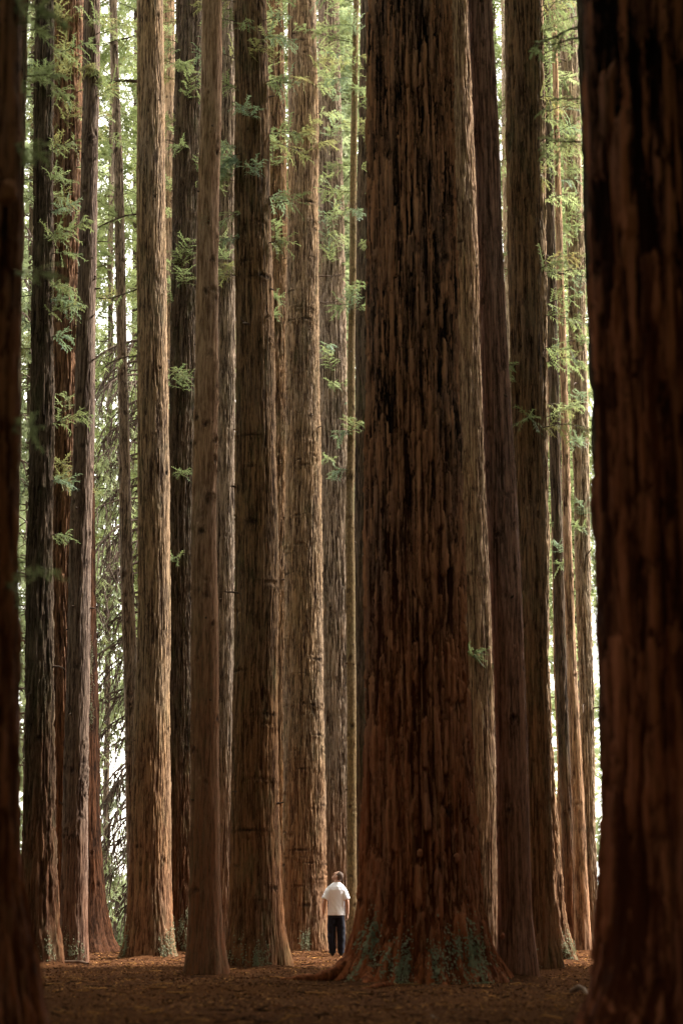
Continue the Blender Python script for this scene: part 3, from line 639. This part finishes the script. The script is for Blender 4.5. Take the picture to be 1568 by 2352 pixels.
# roots, burls and ferny sprouts round the giant trunk's foot
MOSSY = leafmat('moss', (.12, .125, .08), (.25, .255, .17), camt=.02, trans=.25, scale=6, spec=0.)
def root(Tr, pts, rads, mat='big'):
    A = Acc(); P = np.array(pts, float)
    n = 26; t = np.linspace(0, len(P) - 1, n); i = np.minimum(t.astype(int), len(P) - 2); f = (t - i)[:, None]
    Q_ = P[i] * (1 - f) + P[i + 1] * f
    for _ in range(3): Q_[1:-1] = (Q_[:-2] + Q_[1:-1] * 2 + Q_[2:]) / 4
    rr = np.interp(t, np.arange(len(P)), rads) * (1 + .12 * np.sin(t * 5.3))
    A.tube(Q_, rr, 12)
    V = np.concatenate(A.V) - np.array(Tr.org, dtype=np.float32)
    V += (.012 * pnoise(V[:, 0] * 14 + 90, V[:, 2] * 14 + V[:, 1] * 9 + 90, BIG, 77))[:, None]
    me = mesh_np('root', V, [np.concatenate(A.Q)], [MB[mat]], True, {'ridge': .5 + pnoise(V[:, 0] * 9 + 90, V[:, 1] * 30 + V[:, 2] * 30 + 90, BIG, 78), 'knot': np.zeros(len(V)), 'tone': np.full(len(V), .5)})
    return link('root', me, Tr.obj)
def gp(px, Y, dz=0.):
    x = at(px, 2200, Y).x; return (x, Y, float(ground_z(x, Y)) + dz)
Q = T['Q']; qx = Q.org.x
root(Q, [gp(840, 21.80, .42), gp(806, 21.55, .20), gp(772, 21.35, .085), gp(730, 21.20, .035), gp(690, 21.05, .02), gp(645, 21.05, -.015)], [.15, .125, .09, .065, .05, .03])
root(Q, [gp(868, 21.55, .3), gp(852, 21.25, .10), gp(845, 21.00, .02), gp(838, 20.75, -.06)], [.16, .13, .09, .04])
root(Q, [gp(985, 21.45, .3), gp(1000, 21.15, .1), gp(1012, 20.95, .0), gp(1025, 20.65, -.07)], [.17, .14, .09, .05])
root(Q, [gp(900, 20.65, .01), gp(875, 20.25, .025), gp(845, 20.05, .0), gp(825, 19.95, -.03)], [.03, .035, .03, .015])
X_ = T['X']
root(X_, [gp(1440, 9.1, .25), gp(1390, 8.95, .10), gp(1345, 8.85, .02), gp(1300, 8.8, -.05)], [.10, .085, .055, .03])

def burl(Tr, px, py, r, mat='big'):
    p = at(px, py, Tr.Y); x, rad = Tr.at(p.z); dx = max(-.98, min(.98, (p.x - x) / rad))
    c = np.array((p.x, Tr.Y - rad * math.sqrt(1 - dx * dx) * .97, p.z))
    n, k = 14, 18; ph = np.linspace(0, np.pi, n)[:, None]; la = np.arange(k)[None] / k * 2 * np.pi
    D = np.stack([np.sin(ph) * np.cos(la), np.sin(ph) * np.sin(la), np.cos(ph) * np.ones_like(la)], -1)
    rr = r * (1 + .45 * pnoise(D[..., 0] * 2.2 + 30 + px, D[..., 2] * 2.2 + D[..., 1] * 1.7 + 30, BIG, 5) + .25 * pnoise(D[..., 0] * 6 + 30, D[..., 2] * 6 + D[..., 1] * 5 + 30, BIG, 6))
    V = (c + D * rr[..., None] * np.array((1, 1, 1.35))).reshape(-1, 3) - np.array(Tr.org)
    i = np.arange(n * k).reshape(n, k)
    q = np.stack([i[:-1], np.roll(i, -1, 1)[:-1], np.roll(i, -1, 1)[1:], i[1:]], -1).reshape(-1, 4)
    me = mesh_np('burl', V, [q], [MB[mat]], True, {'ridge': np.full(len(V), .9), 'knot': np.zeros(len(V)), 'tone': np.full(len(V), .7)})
    link('burl', me, Tr.obj)
for px, py, r in ((828, 2042, .05), (824, 2058, .038), (826, 2090, .035), (958, 1965, .04), (1004, 2060, .035), (1040, 1975, .045), (842, 2092, .04), (1150, 2150, .03)):
    burl(Q, px, py, r)
burl(T['A'], 30, 470, .06)

MOSS = {}
def moss(Tr, px0, px1, py0, py1, n, seed, q=.026, per=110):
    """grey-green fringed moss hanging on the bark in upright patches"""
    rg = random.Random(seed); P = []
    for _ in range(n):
        px = rg.uniform(px0, px1); py = py0 + (py1 - py0) * rg.random() ** .6
        p = at(px, py, Tr.Y); x, rad = Tr.at(p.z); a0 = math.asin(max(-.98, min(.98, (p.x - x) / rad)))
        m = int(per * rg.uniform(.3, 1.4)); w = rg.uniform(.015, .05); h = rg.uniform(.06, .2)
        for k in range(m):
            a = a0 + rg.gauss(0, w) / rad; z = max(Tr.gz + .02, p.z + rg.gauss(0, h))
            xx, rr = Tr.surf(a, z); rr += rg.uniform(.0, .03)
            c = np.array((xx + rr * math.sin(a), Tr.Y - rr * math.cos(a), z))
            nr = np.array((math.sin(a), -math.cos(a), 0)); tx = np.array((math.cos(a), math.sin(a), 0))
            d = np.array((0, 0, -1.)) * rg.uniform(.3, 1) + tx * rg.gauss(0, .6) + nr * rg.uniform(.2, .9); d /= np.linalg.norm(d)
            s_ = np.cross(d, nr + tx * rg.gauss(0, .5)); s_ /= np.linalg.norm(s_) + 1e-6
            l = q * rg.uniform(.6, 1.8)
            P.append([c, c + d * l * .5 + s_ * l * .28, c + d * l, c + d * l * .5 - s_ * l * .28])
    MOSS.setdefault(Tr.seed, (Tr, []))[1].extend(P)
moss(Q, 805, 930, 2135, 2248, 22, 1, .03)
moss(Q, 985, 1150, 2135, 2248, 22, 3, .03)
moss(T['K'], 520, 650, 2185, 2214, 8, 5)
moss(T['H'], 396, 440, 2090, 2185, 9, 6)
moss(T['M'], 690, 752, 2150, 2178, 4, 7)
moss(T['Tt'], 1210, 1270, 2190, 2245, 5, 8)
moss(T['U'], 1260, 1318, 2160, 2200, 10, 9)
moss(T['G'], 285, 300, 2140, 2192, 4, 10)
moss(T['G'], 375, 404, 2110, 2192, 6, 11)
moss(T['D'], 140, 200, 2130, 2202, 5, 12, per=60)
moss(T['B'], 80, 125, 2170, 2210, 4, 13, per=60)
moss(T['L'], 640, 668, 1950, 2176, 8, 14)
moss(T['E'], 203, 214, 1500, 1670, 9, 15, per=90)
moss(T['I'], 460, 480, 480, 545, 3, 16, .014, per=60)
for Tr, P in MOSS.values():
    A = Acc(); A.quads(np.array(P), 0, RNG.random(len(P)))
    tag(link('moss', A.mesh('moss', [MOSSY], False, Tr.org), Tr.obj), kind='stuff')
# loose things on the floor
def stick(name, pts, r0, label, cat='stick', mat=DTWIG):
    A = Acc(); A.tube(np.array(pts), np.linspace(r0, r0 * .5, len(pts)), 7)
    o = link(name, A.mesh(name, [mat], True)); tag(o, label, cat); return o
stick('fallen_branch', [gp(140, 29.0, .03), gp(160, 28.8, .05), gp(185, 28.5, .05), gp(203, 28.3, .02)], .045, 'dark fallen branch lying at the foot of the grey knotty trunk', 'branch')
stick('fallen_branch', [gp(1310, 18.8, .03), gp(1325, 18.6, .09), gp(1338, 18.5, .07), gp(1345, 18.3, .01)], .035, 'crooked fallen branch on the floor left of the black foreground trunk foot', 'branch')
stick('twig', [gp(988, 13.9, .02), gp(993, 13.7, .03), gp(990, 13.5, .03), gp(1006, 13.3, .02)], .006, 'thin pale curled twig on the floor in front of the giant trunk', 'twig')

# a low bush beyond the crest, behind the leafy gap
def bush(px, Y, w, h, n, label, leaf, seed):
    rg = random.Random(seed); x0 = at(px, 2170, Y).x; gz = float(ground_z(x0, Y))
    root_ = thing('bush', (x0, Y, gz), label, 'bush', 'bushes beyond the grove')
    A = Acc(); W = Acc()
    for k in range(n):
        a = rg.uniform(0, 2 * math.pi)
        ax = curve((x0 + rg.gauss(0, w * .3), Y + rg.gauss(0, w * .3), gz), (math.cos(a) * .5, math.sin(a) * .5, 1), h * rg.uniform(.4, 1.1), .7, 7, .14, rg)
        W.tube(ax, np.linspace(.02, .006, 8), 4)
        spray(A, ax[1:], 12, .5, .16, .045, 0, rg, dens=6)
    link('stem', W.mesh('stem', [TWIG], False, (x0, Y, gz)), root_); link('foliage', A.mesh('foliage', [LEAF[leaf]], False, (x0, Y, gz)), root_)
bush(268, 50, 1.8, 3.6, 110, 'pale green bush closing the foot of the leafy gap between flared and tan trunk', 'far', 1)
bush(300, 57, 2.6, 8.0, 150, 'tall pale green bush behind the foot of the slender trunk', 'lime', 2)
bush(235, 60, 2.6, 10., 170, 'tall yellow-green bush in the lower left of the leafy gap', 'lime', 3)
bush(1372, 64, 1.8, 6.0, 50, 'pale bush low in the bright gap beside the black foreground trunk', 'lime', 4)
bush(55, 56, 2.0, 9.0, 110, 'pale green bush low in the slit right of the left edge trunk', 'far', 5)

# a paler wood on the far side of the slope
def far_wood():
    A = Acc(); rg = np.random.default_rng(17)
    for px0, px1, Y0, Y1, n, ztop in ((-1100, -40, 105, 150, 200, 60), (1640, 2900, 100, 150, 220, 60), (-40, 1000, 105, 150, 330, 62), (1000, 1345, 110, 150, 120, 62), (1395, 1600, 110, 140, 15, 4)):
        for _ in range(n):
            Y = rg.uniform(Y0, Y1); pxx = rg.uniform(px0, px1); x = (pxx - CX) / F * Y
            if (205 < pxx < 325 and rg.random() < .6) or (1245 < pxx < 1295 and rg.random() < .7): continue
            gz = float(ground_z(x, Y))
            z = gz + (ztop - gz) * rg.random(); s = rg.uniform(2.2, 4.2); m = 170
            p = rg.normal(0, 1, (m, 3)); p /= np.linalg.norm(p, axis=1)[:, None]
            p = np.array((x, Y, z)) + p * rg.random((m, 1)) ** .45 * np.array((s, s, s * .6))
            d = rg.normal(0, 1, (m, 3)); d[:, 2] = d[:, 2] * .5 - .3; d /= np.linalg.norm(d, axis=1)[:, None]
            e = np.cross(d, rg.normal(0, 1, (m, 3))); e /= np.linalg.norm(e, axis=1)[:, None]
            l = rg.uniform(.3, .75, (m, 1))
            A.quads(np.stack([p - d * l, p + e * l * .35, p + d * l, p - e * l * .35], 1), 0, np.full(m, rg.random()) * .6 + rg.random(m) * .4)
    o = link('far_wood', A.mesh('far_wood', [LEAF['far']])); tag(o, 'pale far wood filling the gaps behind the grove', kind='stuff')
far_wood()
build_ground(); build_litter()
# ------------------------------------------------------------------ the man
def remesh(name, acc_meshes, voxel, mats, smooth_iter=2, parent=None, post=None):
    """joins overlapping closed shells into one continuous surface"""
    Vs, Qs, n = [], [], 0
    for V, Q_ in acc_meshes: Vs.append(V); Qs.append(Q_ + n); n += len(V)
    me = mesh_np(name + '_src', np.concatenate(Vs), [np.concatenate(Qs)], mats)
    o = bpy.data.objects.new(name + '_src', me); COL.objects.link(o)
    m = o.modifiers.new('r', 'REMESH'); m.mode = 'VOXEL'; m.voxel_size = voxel; m.use_smooth_shade = True
    s = o.modifiers.new('s', 'SMOOTH'); s.iterations = smooth_iter; s.factor = .5
    dg = bpy.context.evaluated_depsgraph_get(); dg.update()
    me2 = bpy.data.meshes.new_from_object(o.evaluated_get(dg), preserve_all_data_layers=True, depsgraph=dg)
    me2.name = name
    bpy.data.objects.remove(o); bpy.data.meshes.remove(me)
    if post:
        a = np.empty(len(me2.vertices) * 3, dtype=np.float32); me2.vertices.foreach_get('co', a); a = a.reshape(-1, 3)
        nn = np.empty(len(me2.vertices) * 3, dtype=np.float32); me2.vertices.foreach_get('normal', nn)
        me2.vertices.foreach_set('co', post(a, nn.reshape(-1, 3)).astype(np.float32).ravel()); me2.update()
    me2.materials.clear()
    for mm in mats: me2.materials.append(mm)
    return link(name, me2, parent)
def loft(rings, k=20):
    """rings: (centre, a-vector, b-vector) ellipses -> closed shell of quads (pole caps)"""
    C = np.array([r[0] for r in rings], float); A_ = np.array([r[1] for r in rings], float); B_ = np.array([r[2] for r in rings], float)
    C = np.concatenate([C[:1], C, C[-1:]]); A_ = np.concatenate([A_[:1] * 1e-3, A_, A_[-1:] * 1e-3]); B_ = np.concatenate([B_[:1] * 1e-3, B_, B_[-1:] * 1e-3])
    an = np.arange(k) / k * 2 * np.pi
    P = C[:, None] + np.cos(an)[None, :, None] * A_[:, None] + np.sin(an)[None, :, None] * B_[:, None]
    n = len(C); i = np.arange(n * k).reshape(n, k)
    q = np.stack([i[:-1], np.roll(i, -1, 1)[:-1], np.roll(i, -1, 1)[1:], i[1:]], -1).reshape(-1, 4)
    return P.reshape(-1, 3), q
def er(x, y, z, a, b): return ((x, y, z), (a, 0, 0), (0, b, 0))
def limbm(pts, rads, k=12, flat=1.0):
    pts = np.array(pts, float); t = np.gradient(pts, axis=0); t /= np.linalg.norm(t, axis=1)[:, None]
    up = np.array([0, 1., 0.05]); a = np.cross(t, up); a /= np.linalg.norm(a, axis=1)[:, None]; b = np.cross(a, t)
    return loft([(p, x * r, y * r * flat) for p, x, y, r in zip(pts, a, b, rads)], k)
def ball(c, rx, ry, rz, M=None, n=12, k=18):
    ph = np.linspace(.02, np.pi - .02, n)
    rings = [((0, 0, rz * math.cos(p)), (rx * math.sin(p), 0, 0), (0, ry * math.sin(p), 0)) for p in ph]
    V, q = loft(rings, k)
    if M is not None: V = V @ np.array(M.to_3x3()).T
    return V + np.array(c), q

feet = at(772, 2190, 35.8); fx, fy = feet.x, 35.8; fz = float(ground_z(fx, fy)) + .012
man = thing('person', (fx, fy, fz), 'man in white t-shirt and dark navy trousers seen from behind, looking up left', 'person')
man.scale = (1.02, 1.02, 1.02)
SKIN = plain('skin', (.46, .27, .19), rough=.55, var=.12, scale=9, spec=.3)
HAIR = plain('hair', (.10, .066, .05), rough=.7, var=.3, scale=60)
SHIRT = plain('white_cotton', (.86, .89, .97), rough=.85, var=.03, scale=5, bump=.1, bscale=30)
TROU = plain('navy_cloth', (.006, .007, .016), rough=.8, var=.3, scale=10, spec=.25)
SHOE = plain('dark_leather', (.02, .017, .015), rough=.6)
HM = Matrix.Rotation(R(60), 4, 'Z') @ Matrix.Rotation(R(40), 4, 'X') @ Matrix.Scale(1.06, 4)        # head turned to the left and tipped back; local +Y is the face
hc = Vector((.045, -.005, 1.585))
def hp(x, y, z): return tuple(hc + HM @ Vector((x, y, z)))
body = []
body.append(ball(hc, .074, .094, .098, HM))                                              # skull
body.append(ball(hp(0, .035, -.055), .056, .062, .072, HM))                              # jaw
body.append(ball(hp(0, .083, -.102), .024, .02, .018, HM))                               # chin
body.append(limbm([hp(0, .088, .022), hp(0, .104, -.008), hp(0, .116, -.032), hp(0, .098, -.042)], [.009, .012, .015, .011], 10))   # nose
body.append(ball(hp(0, .088, -.066), .024, .012, .008, HM)); body.append(ball(hp(0, .087, -.078), .022, .012, .008, HM))           # lips
for sx in (-1, 1):
    body.append(ball(hp(sx * .031, .081, .004), .013, .011, .010, HM))                   # eyes
    body.append(ball(hp(sx * .033, .086, .022), .022, .010, .007, HM))                   # brow
    body.append(ball(hp(sx * .078, -.008, -.012), .011, .024, .034, HM @ Matrix.Rotation(sx * R(18), 4, 'Z')))   # ears
body.append(limbm([(.0, -.02, 1.40), (.012, -.012, 1.46), (.028, -.006, 1.50), hp(0, -.01, -.04)], [.075, .062, .057, .055], 14))
body.append(loft([er(0, 0, .88, .14, .09), er(0, 0, .98, .145, .095), er(0, .0, 1.10, .148, .10), er(0, -.005, 1.25, .165, .11), er(0, -.01, 1.36, .17, .10), er(.003, -.015, 1.42, .10, .075)], 22))
hands = []
def hand(wrist, d, side, thumb_fwd):
    """palm, four unequal curled fingers and a thumb from the side of the palm; d = pointing direction"""
    d = np.array(d, float); d /= np.linalg.norm(d)
    inw = np.array((-side, .15, 0.)); inw -= d * inw.dot(d); inw /= np.linalg.norm(inw)      # palm faces the thigh
    fw = np.cross(d, inw) * side; fw /= np.linalg.norm(fw); fw = fw if fw[1] > 0 else -fw     # towards the front
    w = np.array(wrist, float)
    out = [loft([(w - d * .01, fw * .026, inw * .020), (w + d * .03, fw * .034, inw * .017), (w + d * .065, fw * .041, inw * .015), (w + d * .092, fw * .040, inw * .012)], 14)]
    for k, (L, off) in enumerate(((.070, .030), (.080, .010), (.074, -.011), (.058, -.030))):
        p = w + d * .085 + fw * off
        b1 = d * .9 + inw * .28; b1 /= np.linalg.norm(b1); b2 = d * .62 + inw * .75; b2 /= np.linalg.norm(b2); b3 = d * .15 + inw * 1.; b3 /= np.linalg.norm(b3)
        c = [p, p + b1 * L * .48, p + b1 * L * .48 + b2 * L * .32, p + b1 * L * .48 + b2 * L * .32 + b3 * L * .25]
        out.append(limbm(c, [.0098, .0092, .0085, .007], 8))
    p = w + d * .03 + fw * .028; t1 = d * .7 + fw * .65 + inw * .3; t1 /= np.linalg.norm(t1); t2 = d * .9 + fw * .2 + inw * .35; t2 /= np.linalg.norm(t2)
    out.append(limbm([p, p + t1 * .038, p + t1 * .038 + t2 * .03, p + t1 * .038 + t2 * .052], [.014, .0115, .0105, .008], 8))
    return out
for side, sh, el, wr in ((-1, (-.150, -.01, 1.325), (-.242, -.055, 1.085), (-.262, -.015, .845)), (1, (.150, -.01, 1.32), (.222, -.05, 1.08), (.232, -.005, .835))):
    sh, el, wr = map(np.array, (sh, el, wr))
    body.append(limbm([sh - (el - sh) * .05, sh + (el - sh) * .35, sh + (el - sh) * .75, el, el + (wr - el) * .25, el + (wr - el) * .65, wr, wr + (wr - el) * .04],
                      [.040, .044, .045, .041, .044, .036, .027, .026], 14))
    body += hand(wr, (wr - el) + np.array((0, .03, 0)), side, 1)
for sx, kx, ax_ in ((-1, -.098, -.075), (1, .10, .098)):
    body.append(limbm([(sx * .08, 0, .92), (sx * .09, 0, .75), (kx, .005, .49), (kx * .95, -.02, .34), (ax_, -.015, .10), (ax_, 0, .06)], [.080, .070, .052, .052, .036, .036], 14))
b = remesh('body', body, .006, [SKIN], 1, man)
# hair: close-cropped cap over the skull
cap = ball(hp(0, -.008, .006), .0755, .0915, .0965, HM, 20, 28)
Vc = cap[0]; loc = (np.array(HM.to_3x3()).T @ (Vc - np.array(hc)).T).T
def hairpost(a, n): return a
keep = ~((loc[:, 1] > .045) & (loc[:, 2] < .075)) & ~((loc[:, 2] < -.03) & (loc[:, 1] > -.03)) & (loc[:, 2] > -.075)
qk = cap[1][keep[cap[1]].all(1)]
link('hair', mesh_np('hair', Vc, [qk], [HAIR]), man)
# t-shirt
sh_parts = [loft([er(.005, -.002, .80, .179, .125), er(.005, -.002, .86, .174, .122), er(.002, 0, .98, .167, .118), er(0, -.002, 1.10, .170, .120), er(0, -.006, 1.22, .184, .125),
                  er(0, -.012, 1.31, .196, .124), er(0, -.016, 1.37, .178, .108), er(.002, -.018, 1.41, .140, .088), er(.006, -.018, 1.445, .098, .074), er(.010, -.016, 1.462, .078, .070)], 30)]
for side, sh, el in ((-1, (-.135, -.014, 1.362), (-.25, -.055, 1.085)), (1, (.135, -.014, 1.358), (.232, -.05, 1.08))):
    sh, el = np.array(sh), np.array(el)
    sh_parts.append(limbm([sh, sh + (el - sh) * .25, sh + (el - sh) * .55, sh + (el - sh) * .86], [.046, .066, .073, .074], 18))
def wrinkle(a, n):
    x, y, z = a[:, 0], a[:, 1], a[:, 2]
    w = .007 * pnoise(x * 9 + 40 + z * 3, z * 5 + 40 - x * 4, BIG, 21) + .006 * pnoise(x * 15 + z * 9 + 40, z * 5 + y * 6 + 40, BIG, 22) + .004 * pnoise(x * 6 + 40, z * 24 + 40, BIG, 23) * np.clip((1.0 - z) * 5, 0, 1)
    return a + n * w[:, None]
remesh('tshirt', sh_parts, .007, [SHIRT], 2, man, wrinkle)
# trousers
tp = [loft([er(0, 0, .74, .168, .112), er(0, 0, .84, .162, .108), er(0, 0, .93, .155, .104)], 26)]
for sx, kx, ax_ in ((-1, -.100, -.078), (1, .102, .100)):
    tp.append(limbm([(sx * .074, 0, .84), (sx * .084, -.005, .72), (sx * .096, 0, .58), (kx, .0, .45), (kx, -.012, .30), (ax_, -.012, .12), (ax_, -.008, .045)], [.090, .094, .091, .086, .080, .073, .072], 18))
def wr2(a, n):
    w = .008 * pnoise(a[:, 0] * 6 + 40, a[:, 2] * 9 + a[:, 0] * 4 + 40, BIG, 31) + .006 * pnoise(a[:, 0] * 12 + a[:, 1] * 9 + 40, a[:, 2] * 16 + 40, BIG, 32)
    return a + n * w[:, None]
remesh('trousers', tp, .008, [TROU], 2, man, wr2)
for ax_ in (-.078, .10):
    V, q = loft([((ax_, -.07, .035), (.032, 0, 0), (0, 0, .035)), ((ax_, -.03, .045), (.042, 0, 0), (0, 0, .045)), ((ax_, .06, .04), (.046, 0, 0), (0, 0, .04)), ((ax_, .14, .03), (.045, 0, 0), (0, 0, .028)), ((ax_, .18, .022), (.03, 0, 0), (0, 0, .02))], 16)
    link('shoe', mesh_np('shoe', V, [q], [SHOE]), man)

# ------------------------------------------------------------------ unseen wood and canopy added around and above the camera to shade the grove
def shade_wood():
    A = Acc(); rg = np.random.default_rng(9)
    def clump(c, s, n, q=.55):
        p = rg.normal(0, 1, (n, 3)); p /= np.linalg.norm(p, axis=1)[:, None]
        p = np.array(c) + p * (rg.random((n, 1)) ** .5) * np.array(s)
        d = rg.normal(0, 1, (n, 3)); d /= np.linalg.norm(d, axis=1)[:, None]
        e = np.cross(d, rg.normal(0, 1, (n, 3))); e /= np.linalg.norm(e, axis=1)[:, None]
        l = q * rg.uniform(.5, 1.2, (n, 1))
        A.quads(np.stack([p - d * l, p + e * l * .5, p + d * l, p - e * l * .5], 1), 0, rg.random(n))
    r2 = random.Random(21)
    for k in range(SHADE_N):
        x = r2.uniform(-26, 26); y = r2.uniform(-22, -4); z1 = r2.uniform(*SHADE_H)
        A.tube([(x, y, -.3), (x, y, z1)], [.4, .2], 8, 1)
        for j in range(9): clump((x + r2.gauss(0, .6), y + r2.gauss(0, .6), z1 * (.15 + .85 * j / 8)), (2.8, 2.8, 1.8), 90)
    for sx, nn, ymax in ((-1, SIDE_N * 5 // 4, 42), (1, SIDE_N, 32)):
        for k in range(nn):
            y = r2.uniform(-4, ymax); x = sx * (r2.uniform(4.5, 13) + max(y, 0) * .25); z1 = r2.uniform(18, 28)
            A.tube([(x, y, -.3), (x, y, z1)], [.4, .25], 8, 1)
            for j in range(8): clump((x + r2.gauss(0, .5), y + r2.gauss(0, .5), 1 + z1 * j / 7.5), (2.1, 2.1, 1.9), 80)
    for k in range(22):                            # more trunks of the same wood to both sides
        y = r2.uniform(14, 52); x = r2.choice((-1, 1, 1)) * (.235 * y + r2.uniform(1.2, 14)); z1 = r2.uniform(24, 34); r = r2.uniform(.25, .55)
        A.tube([(x, y, -.6 - max(0, y - 43) * .1), (x, y, .5), (x + r2.gauss(0, .2), y, z1 * .5), (x, y, z1)], [r * 1.5, r * 1.1, r * .9, r * .5], 18, 1)
    for k in range(CAN_N):
        y = r2.uniform(-6, CAN_Y); x = r2.uniform(-17, 17)
        if (abs(x - .2) < 1.6 and 27 < y < 33) or (-4.5 < x < -.8 and 5 < y < 13): continue      # gaps cut in the added canopy to light the man and left trunk
        z = max(11, .66 * (y + 3) + 4) + r2.uniform(0, 9)
        clump((x, y, z), (3., 3., 1.6), 130)
    o = link('wood', A.mesh('wood', [LEAF['near'], MB['brown']])); tag(o, 'unseen wood and canopy added to shade the grove', kind='stuff')
SHADE_N, SHADE_H, SIDE_N, CAN_N, CAN_Y = 80, (17, 24), 40, 300, 31
shade_wood()

# ------------------------------------------------------------------ sky, sun, camera
W = bpy.data.worlds.new('World'); S.world = W; W.use_nodes = True
nt = W.node_tree; nt.nodes.clear()
sk = nt.nodes.new('ShaderNodeTexSky'); sk.sky_type = 'NISHITA'; sk.sun_disc = False
SUN_EL, SUN_AZ = R(42), R(72)              # azimuth clockwise from +Y: right and a little behind the grove
sk.sun_elevation = SUN_EL; sk.sun_rotation = SUN_AZ; sk.dust_density = 4.0; sk.air_density = 1.0; sk.ozone_density = 1.0
# thin bright overcast: the blue is veiled by warm white cloud
mx = nt.nodes.new('ShaderNodeMix'); mx.data_type = 'RGBA'; mx.inputs[0].default_value = .75
mx.inputs[7].default_value = (11.0, 10.3, 9.0, 1)
bg = nt.nodes.new('ShaderNodeBackground'); bg.inputs[1].default_value = .12
ow = nt.nodes.new('ShaderNodeOutputWorld')
nt.links.new(sk.outputs[0], mx.inputs[6]); nt.links.new(mx.outputs[2], bg.inputs[0]); nt.links.new(bg.outputs[0], ow.inputs[0])
sl = bpy.data.lights.new('sun', 'SUN'); sl.energy = 2.2; sl.angle = R(10); sl.color = (1, .95, .87)
so = bpy.data.objects.new('sun', sl); COL.objects.link(so)
sd = Vector((math.sin(SUN_AZ) * math.cos(SUN_EL), math.cos(SUN_AZ) * math.cos(SUN_EL), math.sin(SUN_EL)))
so.rotation_euler = (-sd).to_track_quat('-Z', 'Y').to_euler(); so.location = sd * 60

cam = bpy.data.cameras.new('camera'); co = bpy.data.objects.new('camera', cam); COL.objects.link(co)
co.location = (0, 0, CAMZ); co.rotation_euler = (R(90) + TH, 0, 0)
cam.sensor_fit = 'VERTICAL'; cam.sensor_height = 36.0; cam.lens = F / 2352 * 36.0
cam.clip_start = .1; cam.clip_end = 6000
cam.dof.use_dof = True; cam.dof.focus_distance = 35.5; cam.dof.aperture_fstop = 1.35; cam.dof.aperture_blades = 0
S.camera = co
S.view_settings.view_transform = 'Standard'; S.view_settings.look = 'None'; S.view_settings.exposure = 2.5; S.view_settings.gamma = 1
S.render.engine = 'CYCLES'
S.cycles.use_denoising = True
S.cycles.max_bounces = 6; S.cycles.diffuse_bounces = 4; S.cycles.transmission_bounces = 4; S.cycles.glossy_bounces = 2
S.cycles.sample_clamp_indirect = 6.0
